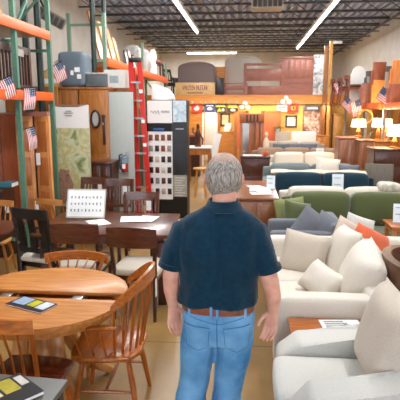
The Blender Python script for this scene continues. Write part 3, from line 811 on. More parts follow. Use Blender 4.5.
# polo shirt
def wrinkle(me, amp, sc, st=(1,1,1), extra=None):
    for v in me.vertices:
        p = Vector((v.co.x*st[0], v.co.y*st[1], v.co.z*st[2]))*sc
        d = amp*(noise.noise(p) + .5*noise.noise(p*2.1 + Vector((5,2,1))))
        if extra: d += extra(v.co)
        v.co += v.normal*d
sh = MB()
rings(sh, [(-.005,0,1.015,.210,.142),(-.003,0,1.03,.210,.143),(0,-.002,1.1,.203,.142),(0,-.004,1.2,.207,.142),(0,-.006,1.3,.213,.14),(0,-.008,1.38,.210,.132),(.003,-.01,1.445,.186,.112),(.008,-.012,1.487,.130,.088),(.015,-.014,1.52,.082,.073)], 36, 2.5)
sh.tube([(-.13,0,1.405),(-.182,-.004,1.375),(-.222,-.010,1.29),(-.247,-.016,1.195)], [(.075,.06),(.080,.068),(.078,.064),(.081,.062)], 20, ref=(0,1,0))
sh.tube([(.13,0,1.405),(.182,-.004,1.375),(.224,-.014,1.29),(.256,-.024,1.19)], [(.075,.06),(.080,.068),(.078,.064),(.081,.062)], 20, ref=(0,1,0))
me = remeshed(sh, .008, 'polo_shirt', 5)
def shirt_folds(p):
    # soft diagonal drags from the shoulder blades to the waist
    f = 0
    if p.y < 0 and abs(p.x) < .22:
        f += .009*math.sin(38*(p.x*.9*(1 if p.x > 0 else -1) + (p.z-1.2)*.35))*max(0, 1-abs(p.z-1.17)/.22)
        f -= .012*math.exp(-(p.x/.022)**2)*max(0, min(1, (p.z-1.05)/.1))*max(0, min(1, (1.45-p.z)/.1))
    return f
wrinkle(me, .016, 8, (1,1,.35), shirt_folds)
me.materials.append(cloth('dark_teal_pique', '#0E3347', '#0A2838', scale=40, bump=.12, rough=.9, sheen=.15))
sho = bpy.data.objects.new('polo_shirt', me); C.objects.link(sho); sho.parent = man
M_collar = cloth('collar_rib', '#0E3042', '#0B2736', scale=40)
def collar(u, v):
    a = R(-60) + R(300)*u                                       # opens at the front (+Y)
    a = R(90) + R(25) + R(310)*u
    rr = .070 + .024*(1-v)
    return (.022 + rr*math.cos(a), -.010 + rr*.98*math.sin(a), 1.497 + .050*v - .004*math.cos(a-R(270)))
MB().sheet(collar, 30, 4, .008).build('collar', M_collar, sho, 60)
for s_ in (-1,1):
    P = [(-.222,-.010,1.29),(-.247,-.016,1.195)] if s_ < 0 else [(.224,-.014,1.29),(.256,-.024,1.19)]
    a, c_ = Vector(P[0]), Vector(P[1]); d = (c_-a).normalized()
    MB().tube([c_ - d*.022, c_ + d*.004], [(.083,.064),(.083,.064)], 24, ref=(0,1,0)).build('sleeve_cuff', M_collar, sho, 60)
# jeans
def denim():
    m, nt, p = _new('washed_denim'); N = nt.nodes; L = nt.links
    tc = N.new('ShaderNodeTexCoord')
    n1 = N.new('ShaderNodeTexNoise'); n1.inputs['Scale'].default_value = 6; n1.inputs['Detail'].default_value = 3; L.new(tc.outputs['Object'], n1.inputs['Vector'])
    mp = N.new('ShaderNodeMapping'); mp.inputs['Scale'].default_value = (60,60,260); L.new(tc.outputs['Object'], mp.inputs['Vector'])
    n2 = N.new('ShaderNodeTexNoise'); n2.inputs['Scale'].default_value = 2; L.new(mp.outputs['Vector'], n2.inputs['Vector'])
    cr = N.new('ShaderNodeValToRGB'); L.new(n1.outputs['Fac'], cr.inputs['Fac'])
    e = cr.color_ramp.elements; e[0].position = .3; e[0].color = lin('#38709F'); e[1].position = .7; e[1].color = lin('#76A9CF')
    mx = N.new('ShaderNodeMix'); mx.data_type = 'RGBA'; mx.blend_type = 'OVERLAY'; mx.inputs['Factor'].default_value = .2
    L.new(cr.outputs['Color'], mx.inputs['A']); L.new(n2.outputs['Fac'], mx.inputs['B'])
    L.new(mx.outputs['Result'], p.inputs['Base Color']); p.inputs['Roughness'].default_value = .9; p.inputs['Specular IOR Level'].default_value = .15
    bp = N.new('ShaderNodeBump'); bp.inputs['Strength'].default_value = .2; bp.inputs['Distance'].default_value = .004; L.new(n2.outputs['Fac'], bp.inputs['Height']); L.new(bp.outputs['Normal'], p.inputs['Normal'])
    return m
M_denim = denim()
M_seam = mat('denim_seam', '#40739E', .9, var=.1, scale=60)
jn = MB()
rings(jn, [(0,0,.80,.165,.118),(0,-.006,.86,.186,.136),(0,-.008,.92,.189,.140),(0,-.002,.98,.183,.130),(0,0,1.035,.178,.122)], 36, 2.4)
jn.tube([(-.095,-.002,.88),(-.110,.008,.74),(-.128,.022,.58),(-.146,.026,.44),(-.150,.0,.28),(-.152,-.035,.07)], [(.094,.115),(.094,.108),(.084,.093),(.080,.084),(.078,.08),(.072,.078)], 26, ref=(1,0,0))
jn.tube([(.095,-.002,.88),(.083,.012,.74),(.062,.035,.58),(.045,.055,.44),(.040,.06,.28),(.036,.075,.07)], [(.094,.115),(.092,.108),(.083,.093),(.079,.084),(.078,.08),(.072,.078)], 26, ref=(1,0,0))
me = remeshed(jn, .008, 'jeans', 4)
def jean_folds(p):
    f = 0
    lx = p.x - (-.11 if p.x < 0 else .075)
    f += .004*math.sin(46*(p.z + .5*abs(lx)))*max(0, 1-abs(p.z-.74)/.13)*(p.y < .02)
    f += .005*math.sin(40*(p.z - .7*lx))*max(0, 1-abs(p.z-.46)/.16)
    f -= .006*math.exp(-((p.x)/.012)**2)*(p.y < 0)*(p.z > .78)*(p.z < 1.0)
    return f
wrinkle(me, .010, 10, (1,1,.55), jean_folds)
me.materials.append(M_denim)
jo = bpy.data.objects.new('jeans', me); C.objects.link(jo); jo.parent = man
bv = BVHTree.FromPolygons([v.co.copy() for v in me.vertices], [p.vertices[:] for p in me.polygons])
def onback(x, z, off):
    h = bv.ray_cast(Vector((x, -.6, z)), Vector((0,1,0)))
    return (h[0] + Vector((0,-off,0))) if h[0] else Vector((x,-.12,z))
def patch(poly, off, th, name, m, parent, nu=14, nv=14):
    "cloth patch sewn on the back of the jeans: quad poly bl, br, tr, tl with a point at the bottom"
    (x0,z0),(x1,z1),(x2,z2),(x3,z3) = poly
    def f(u, v):
        xa = x0+(x1-x0)*u; za = z0+(z1-z0)*u - .022*(1-abs(2*u-1)); xb = x3+(x2-x3)*u; zb = z3+(z2-z3)*u
        return onback(xa+(xb-xa)*v, za+(zb-za)*v, off)
    return MB().sheet(f, nu, nv, th).build(name, m, parent, 60)
for s_ in (-1,1):
    q = [(.045,.80),(.155,.805),(.165,.935),(.035,.93)]
    q = [(s_*x, z) for x, z in q]
    if s_ < 0: q = [q[1], q[0], q[3], q[2]]
    pk = patch(q, .003, .004, 'back_pocket', M_denim, jo)
    m = MB(); (xa,za),(xb,zb) = q[3], q[2]
    m.tube([onback(xa+(xb-xa)*i/8, za+(zb-za)*i/8-.006, .007) for i in range(9)], .003, 6); m.build('pocket_hem', M_seam, pk)
    (x0_,z0_),(x1_,z1_) = q[0], q[1]; xm = (x0_+x1_)/2; zm = (z0_+z1_)/2-.022
    m = MB(); path = [(xa,za),(x0_,z0_),(xm,zm),(x1_,z1_),(xb,zb)]; pts = []
    for (ax,az_),(bx_,bz_) in zip(path, path[1:]): pts += [onback(ax+(bx_-ax)*i/6, az_+(bz_-az_)*i/6, .006) for i in range(6)]
    m.tube(pts, .0018, 6); m.build('pocket_stitching', M_seam, pk)
m = MB(); m.tube([onback(x, .972-.03*(1-abs(x)/.17), .001) for x in [-.165+.33*i/20 for i in range(21)]], .0022, 6); m.build('yoke_seam', M_seam, jo)
m = MB(); m.tube([onback(.001, .80+.19*i/10, .001) for i in range(11)], .0025, 6); m.build('seat_seam', M_seam, jo)
# belt and loops
M_belt = mat('brown_belt_leather', '#8A4B2C', .45, col2='#6C3519', scale=30, bump=.05)
def belt(z0, z1, a, bb, m, name, parent):
    n = 48; rr = []
    for z in (z0, z1):
        rr.append([Vector((a*math.copysign(abs(math.cos(2*PI*j/n))**(2/2.4), math.cos(2*PI*j/n)), bb*math.copysign(abs(math.sin(2*PI*j/n))**(2/2.4), math.sin(2*PI*j/n)) - .001, z)) for j in range(n)])
    q = MB(); q.sheet(lambda u, v: rr[0][int(round(u*n)) % n].lerp(rr[1][int(round(u*n)) % n], v), n, 2, .005)
    return q.build(name, m, parent, 60)
bl = belt(.982, 1.022, .187, .134, M_belt, 'belt', man)
MB().box((0,.137,1.0), (.05,.008,.045), bev=.003).build('buckle', M_metal, bl)
for x in (-.14, -.028, .003, .14):
    yb = -.134*(1-(abs(x)/.187)**2.4)**(1/2.4) - .005
    MB().box((x,yb,1.0), (.013,.006,.062), bev=.002).build('belt_loop', M_denim, jo)
# shoes
M_shoe = mat('dark_shoe_leather', '#2A211C', .4)
for s_ in (-1,1):
    x, y = (-.152,-.035) if s_ < 0 else (.036,.075)
    m = MB(); rs = []
    for yy, a, h in ((-.085,.028,.05),(-.06,.037,.075),(0,.04,.085),(.07,.042,.065),(.13,.046,.05),(.18,.04,.042),(.205,.02,.03)):
        rs.append([(x + s_*.0 + a*math.cos(PI*j/9*2), y+yy, max(0, .012 + h*(.5+.5*math.sin(PI*j/9*2))) ) for j in range(9)])
    m.loft(rs); so = m.build('shoe', M_shoe, man, 60)
    MB().prism([(x+.047*math.cos(2*PI*j/20), y+.06+.15*math.sin(2*PI*j/20)) for j in range(20)], 0, .02, 'z').build('sole', M_blackplastic, so)
# ------------------------------------------------------------------ left side: racks and tall stock
def post(mb, x, y, z0, z1, w=.06, d=.055):
    mb.span(x-w/2, x+w/2, y-d/2, y+d/2, z0, z1)
def frame_parts(t, x0, x1, y, z1, m, ox, oy, clear=0):
    "one upright frame across x: two posts, rungs and diagonals; returns nothing"
    for x in (x0, x1):
        q = MB(); post(q, x-ox, y-oy, 0, z1)
        q.box((x-ox, y-oy, .01), (.13,.13,.02)); q.build('post', m, t)
    z = .25; k = 0
    while z < z1-.1:
        if clear and .3 < z < clear: z += .85; continue
        MB().span(min(x0,x1)-ox, max(x0,x1)-ox, y-oy-.018, y-oy+.018, z-.02, z+.02).build('brace', m, t)
        if z+.85 < z1 and z > clear: MB().bar((x0-ox if k % 2 else x1-ox, y-oy, z), (x1-ox if k % 2 else x0-ox, y-oy, z+.85), .032, .032).build('diagonal_brace', m, t)
        z += .85; k += 1
# rack nearest the camera
t = thing('pallet_rack', 'tall green-posted pallet rack with orange beams at the left frame edge', 'rack', (-3.35, 6.0, 0))
ox, oy = -3.35, 6.0
for y in (6.22, 7.34, 3.95): frame_parts(t, -3.80, -2.92, y, 4.3, M_greenpost, ox, oy, 2.6)
for z, zz in ((2.93,3.06),(2.08,2.20)):
    for x in (-2.885, -3.835):
        q = MB(); q.span(x-ox-.025, x-ox+.025, 3.9-oy, 7.26-oy, z, zz, bev=.006); q.build('beam', M_orange, t)
    q = MB(); q.span(-3.82-ox, -2.90-ox, 3.95-oy, 7.2-oy, z+.04, z+.10); q.build('deck', W_pinelight if z > 2.5 else W_dark, t)
q = MB(); q.bar((-2.92-ox, 6.25-oy, 2.95), (-2.92-ox, 7.3-oy, 4.05), .03, .03); q.build('side_brace', M_greenpost, t)
for i in range(6):
    y = 4.75 + i*.37
    one('leaning_board', MB().box((0,0,.55), (.03,.09,1.1)), [W_pinelight, W_black, W_pinelight, W_pinelight, W_black, W_pinelight][i],
        ['pale board leaning on the upper rack shelf, first from the frame edge','black board leaning on the upper rack shelf near the frame edge','pale board leaning on the upper rack shelf beside the front green post','pale board leaning on the upper rack shelf just behind the front green post','black board leaning on the upper rack shelf between pale boards','pale board leaning on the upper rack shelf, last toward the far post'][i],
        'board', (-3.25, y, 3.035), (R(-8 if i % 2 else -14), R(-12), 0), 'boards leaning on the upper rack shelf')
# dark slatted headboard on lower shelf
t = thing('slatted_crib', 'dark slatted crib side standing on the lower rack shelf', 'crib', (-3.0, 6.15, 2.18))
for sx in (-.62,.62): MB().span(-.03,.03,sx-.03,sx+.03,0,.60).build('post', W_dark, t)
MB().span(-.025,.025,-.6,.6,.50,.59).build('top_rail', W_dark, t); MB().span(-.025,.025,-.6,.6,.04,.1).build('bottom_rail', W_dark, t)
for i in range(13): MB().span(-.012,.012,-.54+.09*i-.015,-.54+.09*i+.015,.1,.5).build('slat', W_dark, t)
MB().span(-.55,-.02,-.62,.62,.57,.595).build('top_panel', W_dark, t)
MB().span(.026,.036,.12,.42,.46,.55).build('drawer_front', mat('greyed_drawer','#A79C92',.5), t)
# flags
M_fr = mat('flag_red', '#C3404A', .7, var=.05); M_fw = mat('flag_white', '#F0ECE8', .7, var=.03); M_fb = mat('flag_blue', '#36456F', .7, var=.05)
def flag(label, loc, rot, w_=.30, h_=.20, stick=.55):
    t = thing('small_flag', label, 'flag', loc, 0, 'small striped flags on sticks'); t.rotation_euler = tuple(R(a) for a in rot)
    MB().tube([(0,0,-stick+h_),(0,0,h_+.02)], .006, 6).build('stick', W_black, t)
    def f(u, v): return (w_*u, .03*math.sin(u*6+v*1.5)*u + .01, h_*v - .05*u*u)
    MB().sheet(f, 12, 13, .003, mfn=lambda i, j: 2 if (i < 5 and j >= 6) else (0 if j % 2 == 0 else 1)).build('cloth', [M_fr, M_fw, M_fb], t)
    s_ = MB()
    for a in range(4):
        for b in range(3):
            p = Vector(f(.04+.1*a, .56+.15*b)); s_.box(p + Vector((.006,-.003,0)), (.009,.003,.009))
    s_.build('stars', M_fw, t)
    return t
flag('striped flag drooping at the left frame edge under the rack shelf', at(-3,82,5.75), (0,62,25), .22,.17)
flag('striped flag hanging from the lower orange beam between green posts', at(23,88,6.1), (0,84,25), .27,.15,.25)
flag('striped flag on the pine folding doors', at(25,129,6.3), (0,74,25), .28,.12,.2)
flag('striped flag stuck in the yellow carton above the wardrobe', at(50,68,7.9), (0,58,25), .26,.2,.35)
# cabinets under the rack
def cabinet(name, label, cat, x0, x1, y0, y1, z0, z1, m, doors=2, knobs=M_metal, group=None, cornice=False, drawers=0, face='y', md=None, base=True):
    cx, cy = (x0+x1)/2, (y0+y1)/2
    t = thing(name, label, cat, (cx, cy, z0), 0, group)
    w_, d_, h_ = x1-x0, y1-y0, z1-z0
    MB().span(-w_/2, w_/2, -d_/2, d_/2, .04, h_-.03).build('body', m, t)
    MB().span(-w_/2-.02, w_/2+.02, -d_/2-.025, d_/2+.005, h_-.035, h_, bev=.006).build('top', md or m, t)
    MB().span(-w_/2+.01, w_/2-.01, -d_/2+.01, d_/2-.01, 0, .05).build('plinth', W_dark, t)
    if cornice: MB().prism([(-d_/2-.06,h_+.1),(-d_/2,h_-.03),(d_/2,h_-.03),(d_/2,h_+.1)], -w_/2-.05, w_/2+.05, 'x').build('cornice', m, t)
    top = h_-.05
    if drawers:
        dh = min(.2, (top-.1)/drawers) if doors else (top-.08)/drawers
        for i in range(drawers):
            q = MB().span(-w_/2+.02, w_/2-.02, -d_/2-.015, -d_/2, top-dh*(i+1)+.01, top-dh*i-.01, bev=.004).build('drawer', m, t)
            for sx in (-.25,.25): MB().ell((sx*w_,-d_/2-.028,top-dh*(i+.5)), (.014,.014,.014), 10).build('knob', knobs, q)
        top -= dh*drawers
    if doors and top > .2:
        dw = (w_-.04)/doors
        for i in range(doors):
            xa = -w_/2+.02+dw*i; xb = xa+dw
            q = MB(); q.span(xa+.004, xb-.004, -d_/2-.018, -d_/2, .07, top-.005, bev=.003)
            q = q.build('door', m, t)
            k = MB(); f = .07 if dw > .3 else .045
            k.span(xa+f, xb-f, -d_/2-.024, -d_/2-.017, .07+f, (top+.07)/2-f/2, bev=.003); k.span(xa+f, xb-f, -d_/2-.024, -d_/2-.017, (top+.07)/2+f/2, top-f, bev=.003)
            k.build('door_panel', md or m, q)
            MB().ell(((xb-.035) if i % 2 == 0 else (xa+.035), -d_/2-.033, (top+.07)/2), (.014,.014,.014), 10).build('knob', knobs, q)
    return t
W_red2 = wood('orange_pine_panel', '#CC7D40', '#A9622C', 'z', .4, 4)
W_bifold = wood('orange_pine_door', '#EBA364', '#CB8142', 'z', .4, 4)
x0,x1,z0,z1 = span(-14, 205, 7, 113, 6.35)
cabinet('wardrobe', 'reddish-brown wardrobe under the rack left of the pine folding doors', 'wardrobe', x0+.02, x1-.03, 6.3, 6.9, 0, z1, W_red, 1)
t = thing('folding_door', 'orange pine folding doors with raised panels between the green posts', 'door', tuple((at(35,150,6.75).x, 6.75, 0)))
for i, (xa, a) in enumerate(((-.15,8),(.13,-22))):
    q = MB(); q.span(-.13,.13,-.018,.018,.3,1.87, bev=.003); d = q.build('leaf', W_bifold, t); d.location = (xa,0,0); d.rotation_euler = (0,0,R(a))
    for za, zb in ((.36,.82),(.9,1.3),(1.38,1.8)):
        MB().span(-.085,.085,-.026,-.016,za,zb, bev=.006).build('raised_panel', W_red2, d)
MB().span(-.3,.22,-.05,.06,1.87,1.93).build('head_rail', W_rose, t); MB().span(-.3,.28,-.05,.3,0,.3).build('base', W_dark, t)
MB().box((.06,-.05,1.28), (.06,.004,.17)).build('price_tag', M_paper, t)
t = thing('book', 'teal-spined book lying on the low dark chest at the left frame edge', 'book', tuple(at(4,184,6.3)))
MB().box((0,0,0), (.3,.2,.05)).build('pages', M_paper, t); MB().span(-.155,.155,-.105,.1,.025,.032).build('cover', mat('teal_cover','#2E6F7C',.5), t); MB().span(-.155,.155,-.108,-.1,-.03,.03).build('spine', mat('teal_cover','#2E6F7C',.5), t)
x0,x1,z0,z1 = span(-12, 190, 9, 183, 6.3)
cabinet('low_chest', 'low dark chest holding the teal book at the left frame edge', 'chest', x0, x1, 6.1, 6.45, 0, z0*0+at(4,187,6.3).z, W_dark, 0, drawers=3)
# pine wardrobes beyond
x0,x1,z0,z1 = span(48, 190, 80, 87, 8.3)
cabinet('wardrobe', 'tall pine wardrobe behind the landscape banner', 'wardrobe', x0, x1-.005, 8.3, 8.85, 0, z1, W_pine, 2)
x0b,x1b,_,z1b = span(80.5, 190, 111, 87, 8.3)
cabinet('wardrobe', 'tall pine wardrobe carrying the oval mirror beside the door slab', 'wardrobe', x0b, x1b, 8.32, 8.85, 0, z1b, W_oak, 1)
one('backing_panel', MB().span(-.42,.42,-.015,.015,0,1.3), W_oak, 'wide brown wood panel standing behind the rack posts at left', 'panel', (-3.35, 7.6, 1.0))
t = thing('oval_mirror', 'dark-framed oval mirror hanging on the pine wardrobe', 'mirror', tuple(at(95.5,119,8.27)))
q = MB(); q.tube([(.07*math.cos(a),0,.135*math.sin(a)) for a in [2*PI*i/28 for i in range(29)]], .02, 8); q.build('frame', W_black, t)
q = MB(); q.prism([(.065*math.cos(2*PI*i/28), .13*math.sin(2*PI*i/28)) for i in range(28)], -.006,.006,'y'); q.build('glass', mat('mirror_glass','#D8DADB',.1,.7,.02), t)
t = thing('coat_hook_board', 'dark narrow board with hook on the pine wardrobe right of the mirror', 'hook board', tuple(at(104,130,8.28)))
MB().box((0,0,0), (.05,.02,.5), bev=.008).build('board', W_dark, t); MB().box((0,0,.23), (.07,.022,.05), bev=.01).build('crest', W_dark, t); MB().tube([(0,-.01,.1),(0,-.05,.09),(0,-.05,.13)], .008, 6).build('hook', M_metal, t)
x0,x1,z0,z1 = span(91, 190, 113, 161.5, 7.9)
cabinet('nightstand', 'dark brown nightstand in front of the pine wardrobe', 'nightstand', x0, x1, 7.85, 8.25, 0, z1, W_dark, 2, md=W_walnut)
# landscape banner
t = thing('banner_stand', 'tall fabric banner with white heading over a green farm landscape', 'banner', (at(70.5,150,7.5).x, 7.5, 0))
bw_, zt, zb_ = .62/2, 2.03, .45
q = MB(); q.sheet(lambda u, v: (bw_*(2*u-1), .01*math.sin(u*5), zb_ + (zt-zb_)*v - (.05*(1-(2*u-1)**2) if v > .99 else 0)), 12, 40, .004, mfn=lambda i, j: 1 if j >= 31 else 0)
def picture_mat(name, cols, scale, pos=None, dist=1.5, tex=None):
    m, nt, p = _new(name); N = nt.nodes; L = nt.links
    tc = N.new('ShaderNodeTexCoord'); nz = N.new('ShaderNodeTexNoise'); nz.inputs['Scale'].default_value = scale; nz.inputs['Detail'].default_value = 4; nz.inputs['Distortion'].default_value = dist
    L.new(tc.outputs['Object'], nz.inputs['Vector']); cr = N.new('ShaderNodeValToRGB'); L.new(nz.outputs['Fac'], cr.inputs['Fac'])
    el = cr.color_ramp.elements; n = len(cols)
    el[0].position = .28; el[0].color = lin(cols[0]); el[1].position = .72; el[1].color = lin(cols[-1])
    for i in range(1, n-1): e = el.new(.28+.44*i/(n-1)); e.color = lin(cols[i])
    L.new(cr.outputs['Color'], p.inputs['Base Color']); p.inputs['Roughness'].default_value = .6
    return m
M_ban = picture_mat('banner_print', ['#56643A','#8A9660','#C9CBA6','#B3AC70','#D8CFA4','#E6DEC6'], 4.2, dist=.4)
bo = q.build('fabric', [M_ban, M_white], t)
q = MB()
for zz, ww in ((1.93,.09),(1.90,.14),(1.86,.1)): q.box((0,-.012,zz), (ww,.003,.012))
q.build('heading_mark', M_ink, bo)
MB().prism([(-.2,.5),(-.02,.55),(.03,.8),(-.05,1.02),(-.17,1.05),(-.25,.9),(-.27,.6)], -.013,-.009,'y').build('print_barn', picture_mat('barn_print',['#6B4A3A','#A27C66','#8C5A44'],9), bo)
MB().span(-.04,.26,-.014,-.009,.5,.72).build('print_board', mat('print_brown','#8A5B42',.6,var=.2,scale=9), bo)
for sx in (-1,1): MB().tube([(sx*bw_*.97,.02,.02),(sx*bw_*.97,.02,2.02)], .012, 8).build('pole', M_metal, t)
MB().span(-.3,.3,-.12,.14,0,.04).build('base', M_metal, t); MB().tube([(-.3,.012,zt-.015),(.3,.012,zt-.015)], .01, 8).build('crossbar', M_metal, t)
# grey door slab, extinguisher
x0,x1,z0,z1 = span(110, 190, 133.5, 92, 8.3)
one('door_slab', MB().span(x0-(x0+x1)/2, x1-(x0+x1)/2, -.03,.03,0,z1, bev=.004), mat('grey_green_paint','#B4B8B2',.55,var=.02), 'pale grey door slab standing behind the fire extinguisher', 'panel', ((x0+x1)/2, 8.34, 0))
p = at(124.5,160,8.24)
t = thing('fire_extinguisher', 'red fire extinguisher with grey head hung on the grey door slab', 'fire extinguisher', (p.x, 8.24, p.z-.2))
MB().lathe([(.0,0),(.055,0),(.06,.015),(.06,.20),(.045,.25),(.02,.27),(.02,.29)], n=20).build('cylinder', mat('extinguisher_red','#A8231F',.3), t)
MB().lathe([(.061,.15),(.061,.25),(.047,.265)], n=20).build('label_band', mat('label_grey_blue','#7E96A5',.5), t)
q = MB(); q.box((0,0,.30), (.05,.04,.04)); q.bar((0,0,.32),(.09,-.0,.36),.02,.02); q.bar((0,0,.30),(.085,0,.31),.02,.014); q.build('valve', M_metal, t)
MB().tube([(-.03,0,.3),(-.09,0,.28),(-.085,-.01,.12),(-.07,-.02,.05)], .012, 8).build('hose', M_blackplastic, t)
MB().box((0,-.06,.1), (.055,.006,.08)).build('label', M_paper, t)
# red ladder
p0 = at(138, 62, 8.6); 
M_lred = mat('red_fibreglass', '#D5281C', .4, var=.05); 
t = thing('stepladder', 'folded red fibreglass stepladder standing beside the swatch tower', 'ladder', (p0.x+.06, 8.55, 0), 0)
def LP(x, z, y=0): return (x - .10*(z/2.74), y, z)
HL = 2.74
for sx in (-1,1):
    q = MB(); q.bar((sx*.12,0,0), LP(sx*.075,HL,.0), .085,.03); q.build('rail', M_lred, t)
    q = MB(); q.bar((sx*.085,.07,0), LP(sx*.05,HL-.1,.07), .06,.03); q.build('rear_rail', M_lred, t)
for i in range(8):
    z = .3+.3*i; k = z/HL; hw = .12-.045*k
    MB().span(-hw-.10*k, hw-.10*k, -.045,.045, z-.012, z+.012).build('step', M_metal, t)
MB().box(LP(0,HL+.03,.03), (.2,.18,.07), bev=.012).build('cap', M_blackplastic, t)
for z in (2.25,1.75,1.35): MB().box((LP(0,z)[0]+(.12-.045*z/HL),-.05,z), (.06,.004,.06)).build('label', M_paper, t)
# swatch tower
x0,x1,z0,z1 = span(147, 198, 187, 100, 8.8)
xc = (x0+x1)/2; hw = (x1-x0)/2; xs = at(172.5,150,8.8).x - xc
t = thing('swatch_tower', 'tall black display tower with white board of wood stain swatches', 'display stand', (xc, 8.95, 0))
MB().span(-hw, hw, -.15, .25, 0, z1, bev=.01).build('cabinet', M_blackplastic, t)
def zz(py): return at(160,py,8.8).z
hd = MB().span(-hw+.02, xs, -.165,-.15, zz(123), z1-.01).build('header_panel', M_white, t)
q = MB(); rng = random.Random(3)
pts = [(-hw+.08+.017*i, -.167, zz(112)+.035*math.sin(i*1.9)+.01*math.sin(i*4.1)) for i in range(10)]
q.tube(pts, .005, 5); q.build('logo_script', M_ink, hd)
q = MB(); xx = -hw+.27
for i in range(7):
    for k in range(2):
        a = rng.choice((0,1)); q.span(xx, xx+.006, -.168,-.165, zz(112)-.012, zz(112)+.022); 
        q.span(xx, xx+.014, -.168,-.165, zz(112)+(.017 if a else -.012), zz(112)+(.022 if a else -.007))
    q.span(xx+.012, xx+.016, -.168,-.165, zz(112)-.012, zz(112)+.02*a+.004)
    xx += .022
q.build('logo_letters', M_ink, hd)
MB().span(-hw+.03, xs-.01, -.156,-.149, zz(131), zz(124)).build('recess', mat('deep_shelf_black','#07080A',.7), t)
MB().soft((-hw+.22,-.17,zz(129.5)), (.2,.05,.05), .02).build('leaflet_holder', mat('blue_plastic','#1F4E8C',.3), t)
sb = MB().span(-hw+.02, xs, -.162,-.15, .35, zz(131.5)).build('swatch_board', M_white, t)
cols = ['8B4A25','7A4528','8A4A2C','6B3D25','A59A95','2B2024','8B4430','9A8E86','3A211C','C9BBA5','3A2422','33211F','2A1A18','5B2A26','D8CDC0','2F211F','2B1F1E','8E8A8C','53302A','35292A','D9CFC4','2A2226','C3A796','2E2426','7A5A48','40302A','9C7B5E','2A1F1C']
sw_w = (xs+hw-.02)/4
for i in range(7):
    for j in range(4):
        cx = -hw+.02+sw_w*(j+.5); cz = zz(137.5) - (zz(137.5)-zz(148.4))*i
        if cz < .42: continue
        MB().box((cx,-.167,cz), (.072,.012,.105), bev=.004).build('swatch', mat('stain_'+cols[i*4+j], '#'+cols[i*4+j], .35, var=.12, scale=15, stretch=(1,1,.2)), sb)
MB().span(xs+.015, hw-.01, -.158,-.15, zz(122), z1-.01).build('photo_panel', picture_mat('interior_photo',['#7E93A5','#B9CCD8','#DCE7EC','#8B98A0'],7), t)
MB().span(xs+.06, hw-.06, -.156,-.15, zz(129.3), zz(128.4)).build('handle', M_metal, t)
lp = MB().span(xs+.01, hw-.0, -.157,-.15, .4, zz(175)).build('text_panel', mat('warm_grey_panel','#A49C90',.6), t)
q = MB()
for i in range(8):
    q.span(xs+.04, hw-.04-.03*(i % 3), -.159,-.156, zz(178)-.045*i, zz(178)-.045*i+.014)
q.build('text_lines', mat('pale_ink','#DAD5CB',.7), lp)
# pale curved shell on top
p = at(160, 100, 9.0)
t = thing('shell_chair', 'white curved shell seat lying on top of the swatch tower', 'chair', (p.x+.05, 9.02, z1))
MB().prism([(-.2,0),(-.2,.26)]+[(-.2+.42*math.sin(PI/2*i/10), .26*math.cos(PI/2*i/10)+.01) for i in range(1,11)]+[(.22,0)], -.05,.05,'y',bev=.02,seg=3).build('shell', M_white, t, 60)
MB().span(-.12,.12,-.12,.12,0,.03).build('base', M_white, t)
# goods on wardrobe tops
zt = 2.33
p = at(76,87,8.55)
t = thing('padded_appliance', 'big blue-grey covered appliance with white stickers on the pine wardrobe', 'appliance', (p.x, 8.56, zt))
MB().soft((0,0,.28), (.46,.46,.56), .07, (0,0,.02)).build('cover', mat('blue_grey_cover','#66737F',.55,var=.06,scale=9), t)
for x,z,w_ in ((-.13,.3,.07),(-.12,.2,.06),(.11,.27,.09),(.14,.16,.07),(.02,.22,.05)): MB().box((x,-.238,z), (w_,.006,.075)).build('sticker', M_paper, t)
MB().tube([(-.22,-.1,.45),(-.3,-.12,.4),(-.27,-.14,.15)], .02, 8).build('hose', mat('pale_hose','#CFC8B8',.6), t)
p = at(51,87,8.4)
t = thing('carton', 'yellowish carton behind the flag on the pine wardrobe', 'box', (p.x+.02, 8.5, zt))
MB().span(-.18,.18,-.13,.13,0,.26).build('body', mat('yellow_carton','#D9B570',.7), t); MB().span(-.17,.17,-.132,-.128,.05,.13).build('label', M_paper, t)
p = at(98,88,8.5)
t = thing('storage_bin', 'slate grey bin on the pine wardrobe beside the white carton', 'box', (p.x, 8.55, zt))
MB().span(-.17,.17,-.16,.16,0,.2, bev=.01).build('body', mat('slate_bin','#5E666B',.5), t); MB().span(-.18,.18,-.17,.17,.2,.225, bev=.006).build('lid', mat('pale_lid','#C9C4BA',.5), t)
p = at(116,92,8.5)
zd = at(120,92,8.3).z
t = thing('carton', 'white carton with grey print standing over the grey door slab', 'box', (p.x-.01, 8.66, zt-.02))
MB().span(-.19,.17,-.14,.14,0,.30).build('body', mat('white_carton','#D8D3CA',.7,var=.03), t); MB().span(-.1,.05,-.143,-.139,.08,.2).build('print', mat('grey_print','#9AA6AE',.7), t)
one('carton_shelf', MB().span(-.2,.22,-.2,.3,0,2.31), W_pine, 'plain tall pine crate behind the grey door slab', 'crate', (at(124,150,8.75).x, 8.75, 0))
